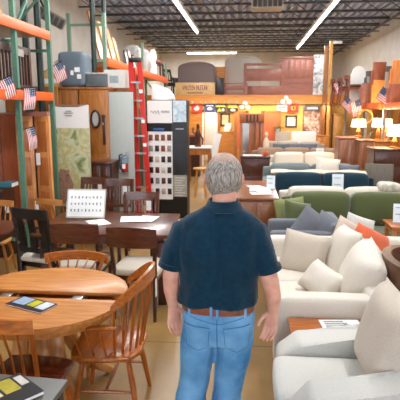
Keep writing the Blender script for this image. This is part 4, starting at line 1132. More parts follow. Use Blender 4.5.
# second rack
t = thing('pallet_rack', 'long pallet rack with orange beams along the white left wall', 'rack', (-2.9, 9.0, 0))
ox, oy = -2.9, 9.0
M_gpale = mat('pale_green_paint', '#7F9B84', .45, .1, .08, 30)
for y, h in ((9.05,3.62),(12.3,3.5),(15.8,3.3)): frame_parts(t, -3.22, -2.58, y, h, M_gpale, ox, oy)
for ya, yb in ((9.05,12.3),(12.3,15.8)):
    for x in (-2.54,-3.25): MB().span(x-ox-.025, x-ox+.025, ya-oy, yb-oy-.02, 2.70,2.86, bev=.006).build('beam', M_orange if ya < 10 else M_redorange, t)
    MB().span(-3.22-ox, -2.57-ox, ya-oy+.05, yb-oy-.06, 2.80,2.84).build('deck', W_pinelight, t)
MB().span(-3.22-ox,-2.58-ox,9.03-oy,9.07-oy,3.40,3.44).build('rail', M_gpale, t)
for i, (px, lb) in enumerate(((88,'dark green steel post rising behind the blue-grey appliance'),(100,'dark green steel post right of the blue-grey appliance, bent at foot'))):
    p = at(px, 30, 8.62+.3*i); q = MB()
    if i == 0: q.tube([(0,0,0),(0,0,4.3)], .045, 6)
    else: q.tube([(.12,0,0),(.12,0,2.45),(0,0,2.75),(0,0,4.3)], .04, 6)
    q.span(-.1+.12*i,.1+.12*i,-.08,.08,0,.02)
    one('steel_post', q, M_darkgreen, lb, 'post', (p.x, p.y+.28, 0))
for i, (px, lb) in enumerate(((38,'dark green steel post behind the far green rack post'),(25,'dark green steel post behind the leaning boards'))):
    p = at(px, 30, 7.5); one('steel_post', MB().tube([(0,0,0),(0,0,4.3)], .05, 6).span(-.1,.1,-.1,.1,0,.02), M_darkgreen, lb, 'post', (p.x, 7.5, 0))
# stock on second rack
zr = 2.84
stock = [(9.5,'orange pine board leaning on the second rack, nearest the camera',W_oak,.9,.16),(9.95,'tan board leaning on the second rack beside the orange pine board',W_pinelight,.8,.12),(10.4,'honey board leaning on the second rack in the middle of the boards',W_orange,.75,.16),(10.8,'pale narrow board leaning on the second rack beside picture frames',W_pinelight,.6,.1)]
for y, lb, m_, h_, w_ in stock:
    one('leaning_board', MB().box((0,0,h_/2), (.03,w_*2,h_)), m_, lb, 'board', (-2.75, y, zr+.002), (0,R(-14),0), 'boards on the second rack')
for y, lb, m_, h_ in ((11.15,'small black picture frame leaning on the second rack',W_black,.36),(11.5,'small brown picture frame leaning on the second rack',W_rose,.42),(11.85,'small dark red picture frame leaning on the second rack',W_mahog,.34)):
    t = thing('picture_frame', lb, 'picture', (-2.66, y, zr), 0, 'picture frames on the second rack'); t.rotation_euler = (0,R(-10),0)
    q = MB(); w_ = .26
    q.span(-.012,.012,-w_/2,-w_/2+.035,0,h_); q.span(-.012,.012,w_/2-.035,w_/2,0,h_); q.span(-.012,.012,-w_/2,w_/2,0,.035); q.span(-.012,.012,-w_/2,w_/2,h_-.035,h_); q.build('frame', m_, t)
    MB().span(-.008,.006,-w_/2+.03,w_/2-.03,.03,h_-.03).build('canvas', M_white, t)
M_wrap = mat('plastic_wrap', '#B7B4B0', .25, var=.12, scale=7)
for y, lb, w_, h_ in ((12.75,'grey wrapped mattress bundle on the second rack',.7,.62),(13.7,'second grey wrapped bundle on the rack, nearer the back wall',.6,.66)):
    t = thing('wrapped_bundle', lb, 'bundle', (-2.9, y, zr), 0, 'wrapped bundles on the second rack')
    MB().soft((0,0,h_/2), (.4,w_,h_), .1, (.02,.02,.02), wob=.03, seed=y).build('wrap', M_wrap, t); MB().span(-.205,.205,-.05,.05,.02,h_+.01).build('strap', W_rose, t)
t = thing('arched_headboard', 'white arched headboard standing on the far end of the second rack', 'headboard', (-2.75, 14.6, zr))
MB().prism([(-.35,0),(-.35,.55)]+[(.35*math.cos(a)*-1, .55+.22*math.sin(a)) for a in [PI*i/12 for i in range(1,12)]]+[(.35,.55),(.35,0)], -.03,.03,'x').build('panel', M_white, t)
for s_ in (-1,1): MB().span(-.04,.04,s_*.33-.03,s_*.33+.03,0,.6).build('post', M_white, t)
# things under the second rack
for y, lb, h_, m_ in ((9.6,'pine crate stacked below the second rack, behind the ladder',1.9,W_orange),(11.6,'dark bookcase below the second rack',1.95,W_dark),(13.5,'honey oak cabinet below the second rack',1.7,W_oak)):
    cabinet('cupboard', lb, 'cabinet', -3.2, -2.62, y, y+.9, 0, h_, m_, 2)
for i, (y, lb) in enumerate(((14.95,'dark wooden chair on the end of the second rack by the white headboard'),(15.45,'second dark chair on the very end of the second rack'))):
    t = slat_chair('slat_chair', lb, W_dark, W_rose, 4, .85, .03, 'dark chairs on the second rack'); t.location = (-2.88, y, zr); t.rotation_euler = (0,0,R(70))
# wall heater high on left wall
p = at(57,18,9.5)
t = thing('wall_heater', 'grey louvred heater hung high on the white left wall', 'heater', (p.x-.1, 9.5, p.z)); t.rotation_euler = (R(10), R(28), R(20))
MB().box((0,0,0), (.5,.3,.2), bev=.02).build('casing', mat('heater_grey','#8F8880',.5,.2), t)
for k in range(5): MB().box((-.2+.1*k,-.155,0), (.07,.02,.15)).build('louvre', mat('heater_dark','#5B5450',.5), t)
MB().bar((-.2,0,.1), (-.55,.2,.35), .03,.03).build('bracket', M_joist, t)
W_gold = wood('golden_wood', '#DDA458', '#BD8238', 'z', .4, 4)
# ------------------------------------------------------------------ middle aisle
x0,x1 = -.14,.40
t = cabinet('sideboard', 'long cherry sideboard beside the man with papers on top', 'sideboard', x0, x1, 6.62, 8.2, 0, .80, W_side, 2)
papers('loose white papers on the near end of the cherry sideboard', (.17,7.15,.802), R(6), [(0,-.18,.3,.22,4),(.02,.1,.3,.22,-8),(.0,.32,.22,.3,20),(.05,.0,.21,.28,12)])
acrylic('clear card holder on the near corner of the cherry sideboard', (.34,7.35,.802), R(-10), .12, .2)
cabinet('cabinet', 'dark walnut cabinet with a stack of white papers on top', 'cabinet', -.17, .5, 11.6, 12.3, 0, .86, W_walnutz, 1)
papers('stack of white catalogues on the dark walnut cabinet', (.1,11.85,.862), 0, [(0,0,.42,.3,3),(.02,.01,.42,.3,-4),(0,.0,.4,.3,6),(-.02,0,.4,.3,0)])
t = thing('orange_vase', 'small orange bowl beside the papers on the walnut cabinet', 'bowl', (.4,11.9,.862))
MB().lathe([(.03,0),(.05,.01),(.075,.06),(.07,.10),(.06,.10),(.05,.04)], n=18).build('bowl', M_coral, t)
# small stool, desk, statue group left of the head
p = at(199, 176, 11.0)
t = thing('stool', 'tall golden wood stool left of the man\'s head', 'stool', (-1.05, 11.0, 0))
MB().lathe([(.0,.62),(.16,.62),(.17,.64),(.165,.66),(0,.66)], n=20).build('seat', W_gold, t)
for i in range(4):
    a = PI/4+PI/2*i; MB().tube([(.1*math.cos(a),.1*math.sin(a),.63),(.17*math.cos(a),.17*math.sin(a),0)], .018, 8).build('leg', W_gold, t)
MB().tube([(.14*math.cos(a),.14*math.sin(a),.25) for a in [2*PI*i/20 for i in range(21)]], .009, 6).build('ring', W_gold, t)
x0,x1,z0,z1 = span(186, 190, 211, 147, 13.0)
t = thing('desk', 'orange wood writing desk with white top before the yellow wall', 'desk', ((x0+x1)/2, 13.2, 0))
hw = (x1-x0)/2
MB().span(-hw,hw,-.3,.3,z1-.04,z1, bev=.005).build('desktop', M_white, t)
MB().span(-hw+.03,hw-.03,-.27,.27,z1-.2,z1-.04).build('apron', W_oak, t)
for sx in (1,-1):
    for sy in (1,-1): MB().box((sx*(hw-.05),sy*.24,(z1-.1)/2), (.06,.06,z1-.1)).build('leg', W_oak, t)
zd = z1
t = thing('wood_carving', 'dark carved wooden figure standing on the writing desk', 'carving', (at(198,147,13.1).x, 13.1, zd))
MB().lathe([(.09,0),(.09,.03),(.05,.05),(.06,.2),(.08,.32),(.05,.42),(.03,.46),(.045,.52),(.03,.58),(.005,.6)], n=14).build('figure', W_walnutz, t)
MB().tube([(.06,0,.3),(.13,.0,.2),(.12,-.03,.05)], .022, 8).build('branch', W_walnutz, t); MB().tube([(-.06,0,.3),(-.14,.02,.38),(-.13,.02,.5)], .02, 8).build('branch', W_walnutz, t)
t = thing('hutch', 'dark low hutch behind the writing desk against the yellow wall', 'cabinet', (at(190,140,14.5).x, 14.5, 0))
MB().span(-.3,.3,-.2,.2,0,1.15).build('body', W_dark, t); MB().span(-.33,.33,-.22,.22,1.15,1.2).build('top', W_rose, t)
one('display_board', MB().box((0,0,.6), (.22,.04,1.2)), M_white, 'narrow white board leaning beside the bright doorway', 'panel', (at(210,150,15.8).x, 15.8, .0), (R(-10),R(12),0))
one('wall_panel', MB().span(-.3,.3,-.02,.0,0,1.88), W_orange, 'orange wood door panel on the yellow wall left of the doorway', 'panel', (at(196,140,YP).x, YP-.002, 0))
# panelled section right of doorway
x0,x1,z0,z1 = span(219, 165, 235, 133, YP-.05)
t = thing('wainscot_panel', 'orange wood wainscot under the framed print right of the doorway', 'panel', ((x0+x1)/2, YP-.06, 0))
MB().span(-(x1-x0)/2,(x1-x0)/2,-.03,.05,0,z1).build('board', W_orange, t); MB().span(-(x1-x0)/2-.02,(x1-x0)/2+.02,-.05,.05,z1,z1+.05).build('cap', W_oakx, t)
for sx in (-1,1): MB().span(sx*(x1-x0)/2-.04,sx*(x1-x0)/2+.04,-.04,.05,z1,2.15).build('stile', W_oak, t)
def picture(label, x0, x1, z0, z1, y, fm, pm, fw_=.05, name='framed_picture', cat='picture', mat_=None):
    cx, cz = (x0+x1)/2, (z0+z1)/2; w_, h_ = (x1-x0)/2, (z1-z0)/2
    t = thing(name, label, cat, (cx, y, cz))
    q = MB(); q.span(-w_,-w_+fw_,-.03,0,-h_,h_); q.span(w_-fw_,w_,-.03,0,-h_,h_); q.span(-w_,w_,-.03,0,-h_,-h_+fw_); q.span(-w_,w_,-.03,0,h_-fw_,h_); q.build('frame', fm, t)
    MB().span(-w_+fw_*.9,w_-fw_*.9,-.015,-.002,-h_+fw_*.9,h_-fw_*.9).build('print', pm, t)
    return t
x0,x1,z0,z1 = span(220.5,126,230,113.5,YP-.03)
picture('brown framed print over the wainscot right of the doorway', x0,x1,z0,z1,YP-.005, W_walnut, mat('cream_print','#E9D9B2',.7,col2='#C9A86A',scale=6))
t = thing('notice', 'white paper notices pinned over the wainscot', 'notice', tuple(at(228,126,YP-.05)))
MB().box((0,0,0), (.22,.006,.2)).build('sheet', M_paper, t); MB().box((-.04,-.004,-.14), (.2,.006,.2)).build('sheet', M_paper, t); MB().box((-.02,-.003,-.42), (.12,.006,.14)).build('sheet', M_paper, t)
# small signs on the wall under the beam
M_sred = mat('sign_red','#D3241E',.5); M_sblue = mat('sign_navy','#26356B',.5); M_sblk = mat('sign_black','#1B1916',.5); M_syel = mat('sign_yellow','#E6B92E',.5)
def wall_sign(label, px0,py0,px1,py1, m, marks):
    x0,x1,z0,z1 = span(px0,py1,px1,py0,YP-.16)
    t = thing('pennant', label, 'sign', ((x0+x1)/2, YP-.16, z0), 0, 'pennants under the wooden beam'); w_, h_ = x1-x0, z1-z0
    MB().span(-w_/2,w_/2,-.006,.006,0,h_).build('panel', m, t)
    for (kind, mm, a, b, c, d) in marks:
        q = MB()
        if kind == 'box': q.span((a-.5)*w_,(c-.5)*w_,-.011,-.006,b*h_,d*h_)
        elif kind == 'ell': q.prism([((a-.5)*w_+c*w_*math.cos(2*PI*i/20), b*h_+d*h_*math.sin(2*PI*i/20)) for i in range(20)], -.0115,-.006,'y')
        elif kind == 'tri': q.prism([((a-.5)*w_, b*h_),((c-.5)*w_, b*h_),(((a+c)/2-.5)*w_, d*h_)], -.011,-.006,'y')
        q.build('emblem', mm, t)
    for sx in (-.4,.4): MB().span(sx*w_-.004,sx*w_+.004,-.003,.003,h_-.01,h_+.08).build('string', M_white, t)
    return t
wall_sign('red pennant with cream bird-like emblem, first under the wooden beam', 191.5,103.5,202,112.5, M_sred, [('ell',M_fw,.5,.45,.24,.22),('tri',M_syel,.45,.55,.7,.95),('ell',M_sred,.35,.62,.08,.1)])
wall_sign('navy pennant with pale oval emblem beside the red one', 204.5,103.5,215,112.5, M_sblue, [('ell',M_fw,.5,.42,.25,.16),('box',M_sred,.32,.36,.68,.44),('box',M_fw,.15,.72,.85,.82)])
wall_sign('black pennant with yellow band and dark figure, third under the beam', 215.5,103.5,226,112.5, M_sblk, [('box',M_syel,.05,.62,.95,.9),('tri',M_syel,.15,.12,.6,.5),('ell',M_fw,.72,.3,.12,.14)])
wall_sign('black and yellow pennant with white emblem, fourth under the beam', 227.5,103.5,238,112.5, M_sblk, [('box',M_syel,.05,.5,.95,.9),('ell',M_fw,.5,.28,.22,.14)])
wall_sign('red pennant with round cream emblem left of the large poster', 288,103.5,298.5,112.5, M_sred, [('ell',M_syel,.5,.5,.22,.26),('ell',M_fw,.52,.5,.12,.15)])
wall_sign('white pennant with pink lettering left of the red one near the poster', 277,104,287,111.5, M_fw, [('box',M_coral,.12,.5,.85,.66),('box',M_coral,.2,.25,.7,.36)])
def cluster(label, px, py, y):
    p = at(px,py,y); t = thing('paper_rosette', label, 'decoration', tuple(p), 0, 'white paper rosettes on the beam')
    for k in range(3):
        q = MB(); q.lathe([(0,0),(.08,.0),(.07,.012),(.03,.03),(0,.032)], n=16); o = q.build('disc', M_white, t)
        o.location = ((-.1,.1,0)[k], -.02*k, (-.04,-.05,.07)[k]); o.rotation_euler = (R(90),0,0)
    return t
cluster('white paper rosette on the wooden beam above the tall hall stand', 245,105.5,YP-.2); cluster('white paper rosette on the wooden beam above the red poster pennant', 286,100.5,YP-.2)
# coral doors with wood frames
for px0,px1,lb in ((235.5,247,'coral door panel behind the tall hall stand, left of its mirror'),(262,279,'wide coral door panel with oak frame right of the hall stand')):
    x0,x1,z0,z1 = span(px0,166,px1,112,16.6)
    t = thing('coral_door', lb, 'door', ((x0+x1)/2,16.6,0), 0, 'coral door panels'); w_ = (x1-x0)/2
    MB().span(-w_,w_,-.02,.02,.62,z1).build('panel', mat('coral_paint','#DD7044',.6,var=.04,scale=3), t); MB().span(-w_,w_,-.02,.02,0,.62).build('lower_panel', W_orange, t)
    for sx in (-1,1): MB().span(sx*w_-.05,sx*w_+.05,-.035,.035,0,z1+.04).build('stile', W_oak, t)
    MB().span(-w_,w_,-.035,.035,z1-.03,z1+.04).build('rail', W_oak, t)
# hall stand with mirror
x0,x1,z0,z1 = span(241,160,262,113,14.6)
t = thing('hall_stand', 'tall carved hall stand with leaning mirror and heavy cornice', 'hall stand', ((x0+x1)/2,14.8,0)); w_ = (x1-x0)/2; hz = z1
W_hs = wood('hall_stand_wood','#C4713A','#9A4F22','z',.35,5)
for sx in (-1,-.12,.55,1): MB().span(sx*w_-.04,sx*w_+.04,-.1,.0,.2,hz-.25).build('post', W_hs, t)
MB().span(-w_-.06,w_+.06,-.16,.1,hz-.27,hz-.02, bev=.02).build('cornice', W_hs, t)
for k in range(4): MB().span(-.16+.1*k,-.11+.1*k,-.175,-.15,hz-.25,hz-.05).build('carved_rib', mat('rib_dark','#4A3022',.5), t)
MB().span(-w_*.92,-w_*.2,-.05,-.03,.45,hz-.3).build('mirror', mat('hall_mirror','#B8B7AE',.12,.6,.1,3), t)
MB().span(-w_,w_,-.2,.1,0,.35, bev=.01).build('bench', W_hs, t); MB().span(-w_,w_,.0,.03,.3,hz-.2).build('back_panel', W_oak, t)
t = thing('garden_figure', 'slim white figurine standing beside the hall stand mirror', 'figurine', (at(266,150,14.3).x, 14.3, 0))
MB().lathe([(.12,0),(.12,.55),(.1,.58),(.14,.6),(.14,.64),(.05,.66),(.07,.8),(.09,1.0),(.05,1.1),(.03,1.14),(.055,1.22),(.03,1.29),(0,1.3)], n=16).build('figure', mat('plaster','#E3D3B8',.7), t)
x0,x1,z0,z1 = span(285.5,127.5,297,115.5,YP-.03)
picture('dark framed picture with white mount on the yellow wall', x0,x1,z0,z1,YP-.005, W_dark, picture_mat('blue_vase_print',['#5F7284','#E9E4D6','#F0EBDD','#F0EBDD'],5))
x0,x1,z0,z1 = span(303,135.5,321,104.5,YP-.03)
t = picture('large brown poster of blurred figures with dark heading on the yellow wall', x0,x1,z0,z1,YP-.02, W_dark, picture_mat('sepia_poster',['#4E342B','#8C5F4E','#C49A86','#E8D3C6','#7A4B3C'],4.5), .02, 'wall_poster', 'poster')
w_ = (x1-x0)/2; h_ = (z1-z0)/2
q = MB().span(-w_+.03,w_-.03,-.036,-.014,h_-.22,h_-.03).build('heading', W_dark, t)
MB().span(-w_+.12,w_-.12,-.042,-.035,h_-.15,h_-.10).build('heading_line', M_white, q)
# shelf unit, small orange cabinet, plant, white boards
x0,x1,z0,z1 = span(321.5,150,330,104,YP-.4)
t = thing('display_shelf', 'tall oak display shelf with dark back right of the large poster', 'shelf', ((x0+x1)/2, YP-.25, 0)); w_ = (x1-x0)/2
for sx in (-1,1): MB().span(sx*w_-.03,sx*w_+.03,-.18,.2,0,z1).build('side', W_oak, t)
for z in (.6,1.05,1.5,z1-.04): MB().span(-w_,w_,-.17,.2,z,z+.04).build('shelf', W_oakx, t)
MB().span(-w_,w_,.17,.2,0,z1).build('back', W_dark, t)
x0,x1,z0,z1 = span(318,160,331,136,15.9)
cabinet('cupboard', 'orange low cupboard before the oak display shelf', 'cabinet', x0,x1,16.3,16.52,0,z1, W_orange, 2)
t = thing('potted_plant', 'small green potted plant on top of the beige headboard', 'plant', tuple(at(277.5,131.5,16.4)))
MB().lathe([(.05,0),(.07,.1),(.06,.1),(.04,.02)], n=14).build('pot', M_white, t)
q = MB(); rng = random.Random(2)
for i in range(26):
    a = rng.uniform(0,2*PI); l_ = rng.uniform(.10,.2); h_ = rng.uniform(.08,.22)
    d = Vector((math.cos(a),math.sin(a),0)); s_ = Vector((-d.y,d.x,0))
    q.sheet(lambda u, v: Vector((0,0,.09)) + d*(l_*u) + Vector((0,0,h_*u - .14*u*u)) + s_*((v-.5)*.06*math.sin(PI*min(1,u*.9+.08))), 5, 2, .002)
q.build('leaves', mat('plant_leaf','#5F7D34',.5), t)
for px0,px1,lb,m_ in ((275,290,'beige upholstered headboard against the yellow wall under the plant',M_pilA),(291,316,'wide white headboard against the yellow wall under the framed picture',M_white)):
    x0,x1,z0,z1 = span(px0,150,px1,131.5,16.4)
    t = thing('headboard', lb, 'headboard', ((x0+x1)/2,16.4,0)); w_ = (x1-x0)/2
    MB().soft((0,0,(.35+z1)/2), (2*w_,.1,z1-.35), .03, (0,.01,.0)).build('panel', m_, t)
    for sx in (-1,1): MB().span(sx*(w_-.05)-.03,sx*(w_-.05)+.03,-.03,.03,0,.4).build('leg', W_dark, t)
x0,x1,z0,z1 = span(316.5,156,325,150,13.2)
acrylic('white price card on the brown tan sofa row', (at(320,155,13.6).x,13.62,.62), 0, .2,.28)
# ------------------------------------------------------------------ on the mezzanine
x0,x1,z0,z1 = span(332,165,344,114,16.7)
cabinet('cupboard', 'pale oak cupboard behind the wooden posts beside the right-hand rack', 'cabinet', x0,x1,16.6,16.85,0,z1, W_gold, 1)
def headboard(label, px0,py0,px1,py1,y, kind, m, group=None):
    x0,x1,z0,z1 = span(px0,py1,px1,py0,y); z0 = ZM
    t = thing('headboard', label, 'headboard', ((x0+x1)/2,y,ZM), 0, group); w_, h_ = (x1-x0)/2, z1-ZM
    if kind == 'arch':
        sh_ = h_*.82
        MB().prism([(-w_,0),(-w_,sh_)]+[(-w_*math.cos(a), sh_+(h_-sh_)*math.sin(a)) for a in [PI*i/16 for i in range(1,16)]]+[(w_,sh_),(w_,0)], -.04,.04,'y',bev=.008).build('panel', m, t, 50)
        q = MB(); pts = [(-w_*.93,-.045,.02),(-w_*.93,-.045,sh_*.97)]+[(-w_*.93*math.cos(a),-.045,sh_*.97+(h_-sh_)*.92*math.sin(a)) for a in [PI*i/12 for i in range(1,12)]]+[(w_*.93,-.045,sh_*.97),(w_*.93,-.045,.02)]
        q.tube(pts, .015, 6); q.build('piping', m, t)
    elif kind == 'slat':
        for sx in (-1,1): MB().span(sx*w_-.05,sx*w_+.05,-.04,.04,0,h_).build('post', m, t)
        for a, b in ((0,.33),(.46,.84)): MB().span(-w_,w_,-.025,.025,h_*a+.02,h_*b, bev=.006).build('board', m, t)
        MB().span(-w_,w_,-.03,.03,h_*.93,h_).build('top_rail', m, t)
    else:
        MB().span(-w_,w_,-.03,.03,0,h_).build('panel', m, t)
        for i in range(5):
            xa = -w_+.06+(2*w_-.12)*i/5; MB().span(xa+.02,xa+(2*w_-.12)/5-.02,-.042,-.03,h_*.48,h_-.1,bev=.005).build('raised_panel', m, t)
        MB().span(-w_,w_,-.05,-.03,h_*.36,h_*.42).build('rail', m, t); MB().span(-w_-.03,w_+.03,-.06,.04,h_-.03,h_+.03,bev=.008).build('cap', m, t)
    return t
headboard('taupe arched upholstered headboard behind the carved wooden sign', 178,61.5,215.5,95,18.0,'arch', cloth('taupe_fabric','#94827E','#82726F'))
headboard('white arched headboard on the mezzanine between taupe and brown ones', 224.5,55,261,95,19.0,'arch', cloth('dusty_white_fabric','#D6D0C8','#C6BFB6'))
headboard('rose-brown slatted headboard on the mezzanine before the white arch', 245,63,283,95,17.7,'slat', W_rose)
headboard('tall rose-brown panelled headboard on the mezzanine beside the poster', 280,57.5,313,95,18.2,'panel', W_rose)
headboard('low rose-brown slatted footboard in front of the white arch', 224.5,83,246,95,17.5,'slat', W_rose)
x0,x1,z0,z1 = span(175.5,95.5,215,82.5,17.25)
t = thing('carved_sign', 'pale wooden sign board with dark carved lettering on the mezzanine edge', 'sign', ((x0+x1)/2,17.25,ZM)); w_ = (x1-x0)/2; h_ = z1-ZM
MB().span(-w_,w_,-.03,.03,0,h_,bev=.006).build('board', W_pinelight, t)
q = MB(); rng = random.Random(11); xx = -w_*.62
for k in range(13):                                             # the lettering cannot be read in the photograph: letter-like strokes
    if k != 6:
        q.span(xx, xx+.022, -.037,-.03, h_*.48, h_*.82)
        q.bar((xx+.01,-.034,h_*(.8 if k % 2 else .5)), (xx+.075,-.034,h_*(.5 if k % 3 else .78)), .02,.006, up=(0,1,0))
        if k % 2: q.span(xx+.06, xx+.078, -.037,-.03, h_*.48, h_*.72)
    xx += w_*.098
q.build('lettering', W_rose, t)
q = MB()
for k in range(9): q.span(-w_*.36+k*w_*.085, -w_*.36+k*w_*.085+.045, -.036,-.03, h_*.22, h_*.34)
q.build('small_lettering', W_rose, t)
def mezz_box(label, px0,py0,px1,py1,y, m, name='crate', cat='crate', d=.3):
    x0,x1,z0,z1 = span(px0,py1,px1,py0,y)
    t = thing(name, label, cat, ((x0+x1)/2,y,ZM)); w_, h_ = (x1-x0)/2, z1-ZM
    MB().span(-w_,w_,-d/2,d/2,0,h_-.02,bev=.008).build('body', m, t); MB().span(-w_-.01,w_+.01,-d/2-.01,d/2+.01,h_-.025,h_).build('lid', m, t)
    return t
mezz_box('black crate between the carved sign and the footboard', 215.5,78,224,95,17.4, W_black)
mezz_box('honey oak crate behind the black crate on the mezzanine', 213,67,225,95,18.6, W_orange)
x0,x1,z0,z1 = span(313.5,95,326,54.5,17.6)
t = thing('standing_poster', 'tall grey photo poster board between brown headboard and wooden posts', 'poster', ((x0+x1)/2,17.6,ZM)); w_=(x1-x0)/2
MB().span(-w_,w_,-.015,.015,0,z1-ZM).build('board', picture_mat('grey_photo',['#4A4D52','#8C9096','#C9CBCE','#E6E6E4','#7A7F86'],3.2), t)
MB().span(-w_-.01,w_+.01,-.03,.02,0,.05).build('foot', M_metal, t); MB().span(-w_+.05,w_-.05,-.02,-.014,z1-ZM-.25,z1-ZM-.12).build('heading', M_white, t)
for px, top, lb in ((326.5,46,'thin wooden post with hook right of the standing poster'),(331.5,41,'taller yellowish wooden post with top arm beside the thin one')):
    p = at(px,top,16.5); t = thing('wooden_post', lb, 'post', (p.x,16.5,0)); 
    MB().span(-.05,.05,-.05,.05,0,p.z).build('shaft', W_gold if top < 44 else W_pine, t)
    MB().span(-.03,.32 if top < 44 else .14,-.04,.04,p.z-.08,p.z).build('arm', M_white if top < 44 else W_rose, t)
for px, h_, lb in ((170,.75,'dark spindle chair on the mezzanine end left of the taupe headboard'),(175,.5,'lower dark chair beside the carved wooden sign')):
    t = slat_chair('slat_chair', lb, W_black, W_dark, 4, h_+.2, .03, 'dark chairs on the mezzanine'); t.location = (at(px,90,17.6).x+(.1 if px < 172 else .12), 17.6+(px-170)*.16, ZM); t.rotation_euler = (0,0,R(60))
# ------------------------------------------------------------------ right-hand rack, lamps and cabinets
t = thing('pallet_rack', 'long pallet rack with red-orange beams along the right wall', 'rack', (3.4, 9.4, 0))
ox, oy = 3.4, 9.4
M_gpost = mat('grey_post_paint','#A59A8C',.5,.1,.06,20)
ys = (9.3,11.7,13.45,16.33)
for y in ys: frame_parts(t, 3.02, 3.60, y, 2.75, M_gpost, ox, oy)
for ya, yb in zip(ys, ys[1:]):
    for x in (2.98,3.64): MB().span(x-ox-.025,x-ox+.025,ya-oy+.04,yb-oy-.04,1.94,2.08,bev=.006).build('beam', M_redorange, t)
    MB().span(3.04-ox,3.6-ox,ya-oy+.05,yb-oy-.05,2.04,2.08).build('deck', W_pinelight, t)
zq = 2.082
# hutches behind the rack posts along the wall, backs lit by the lamps
for ya, yb, h_, lb, m_ in ((9.7,11.3,2.0,'orange wood hutch against the right wall behind the end lamp',W_orange),(11.9,13.1,1.95,'honey oak cabinet against the right wall behind the paired lamps',W_oak),(13.8,15.9,1.98,'pale pine wardrobe against the right wall behind the single lamp',W_gold)):
    t = thing('hutch', lb, 'cabinet', (3.93,(ya+yb)/2,0)); L_ = (yb-ya)/2
    MB().span(-.18,.18,-L_,L_,0,h_,bev=.008).build('body', m_, t); MB().span(-.22,.2,-L_-.03,L_+.03,h_,h_+.06).build('cornice', m_, t)
    for k in range(3):
        ya_ = -L_+2*L_*k/3
        d = MB().span(-.2,-.18,ya_+.02,ya_+2*L_/3-.02,.1,h_-.08,bev=.004).build('door', m_, t)
        MB().span(-.207,-.199,ya_+.1,ya_+2*L_/3-.1,.25,h_-.25,bev=.004).build('door_panel', m_, d); MB().ell((-.215,ya_+.06,h_*.5),(.015,.015,.015),8).build('knob', M_metal, d)
# cabinets in front of the rack
x0,x1,z0,z1 = span(338,172,357,137.5,11.3)
cabinet('cabinet', 'rose-brown cabinet under the single lamp right of the wooden posts', 'cabinet', x0,x1,11.3,11.8,0,z1,wood('pinkish_brown_wood','#A06A4E','#84523A','z',.4,4),2)
lampA = (at(358,137,11.55).x, 11.55, z1)
x0,x1,z0,z1 = span(358.5,172,373,140,10.9)
cabinet('cabinet', 'brown two-door cabinet beside the leaning grey-brown footboard', 'cabinet', x0,x1,10.9,11.4,0,z1,wood('mid_brown_wood','#95603F','#7A4A2D','z',.4,4),2)
x0,x1,z0,z1 = span(373,190,412,149,9.4)
cabinet('dresser', 'dark brown tall dresser under the end lamp at the right frame edge', 'dresser', x0,x1,9.4,9.95,0,z1,W_walnutz,0,drawers=4,knobs=W_black)
lampD = (at(394,148,9.62).x, 9.62, z1)
t = one('footboard', MB().span(-.24,.24,-.025,.025,0,1.0,bev=.01), mat('grey_brown_wood','#6F655A',.5,col2='#5C5247',scale=5,stretch=(9,9,1)), 'grey-brown bed footboard leaning in front of the dark dresser', 'footboard', (at(378,175,9.1).x, 9.05, 0), (R(-4),0,R(-14)))
M_shade = glow('lit_lampshade', '#FFE9C4', 1.6)
def lamp(label, loc, w_=.36, h_=.17, base=.3):
    t = thing('table_lamp', label, 'lamp', loc, 0, 'lit table lamps')
    MB().lathe([(.0,0),(.08,0),(.085,.02),(.03,.04),(.045,base*.4),(.055,base*.55),(.03,base*.8),(.014,base*.95),(.014,base+.06)], n=18).build('base', W_oak, t)
    n = 24; q = MB()
    for (ra, za, rb, zb) in ((w_/2,base,w_*.41,base+h_),):
        A = [Vector((ra*math.cos(2*PI*j/n), ra*math.sin(2*PI*j/n), za)) for j in range(n)]; B = [Vector((rb*math.cos(2*PI*j/n), rb*math.sin(2*PI*j/n), zb)) for j in range(n)]
        q.loft([A,B], cap=False)
    q.build('lamp_shade', M_shade, t)
    for k, zz_ in enumerate((base-.03, base+h_+.12)):
        ld = bpy.data.lights.new('lamp_bulb','POINT'); ld.energy = 11; ld.color = (1,.74,.42); ld.shadow_soft_size = .07
        lo = bpy.data.objects.new('lamp_bulb', ld); C.objects.link(lo); lo.parent = t; lo.location = (0,0,zz_) if k else (0,0,base+.06)
    return t
lamp('lit lamp with white shade on the rose-brown cabinet', lampA, .34,.17,at(358,127,11.55).z-lampA[2])
lamp('lit lamp with white shade at the right frame edge on the dark dresser', lampD, .30,.2,at(394,136,9.62).z-lampD[2])
p = at(378,127.5,11.0)
x0,x1,z0,z1 = span(374,172,392,141,11.6)
cabinet('chest', 'honey oak chest carrying the pair of lit lamps', 'chest', x0,x1,11.6,12.0,0,z1,W_oak,0,drawers=3)
lamp('lit lamp of the pair on the honey oak chest, on its left half', (at(377.5,140,11.8).x,11.8,z1), .30,.19,at(378,127,11.8).z-z1)
lamp('lit lamp of the pair on the honey oak chest, on its right half', (at(385.5,140,11.9).x,11.9,z1), .28,.18,at(385,127,11.9).z-z1)
t = thing('wall_wreath', 'orange wicker ring hanging behind the lit lamps', 'wreath', tuple(at(365,117,12.0)))
MB().tube([(.16*math.cos(a),0,.16*math.sin(a)) for a in [2*PI*i/24 for i in range(25)]], .022, 8).build('ring', W_oak, t); MB().tube([(0,0,.16),(0,.0,.42)], .006, 6).build('cord', W_dark, t)
t = thing('tripod_stand', 'small dark tripod table stand before the brown cabinet', 'stand', (at(361,165,10.3).x, 10.3, 0))
MB().lathe([(0,.66),(.14,.66),(.15,.68),(.14,.7),(0,.7)], n=18).build('top', W_walnut, t)
for i in range(3):
    a = 2*PI*i/3+.4; MB().tube([(.02*math.cos(a),.02*math.sin(a),.66),(.2*math.cos(a),.2*math.sin(a),0)], .016, 8).build('leg', W_black, t)
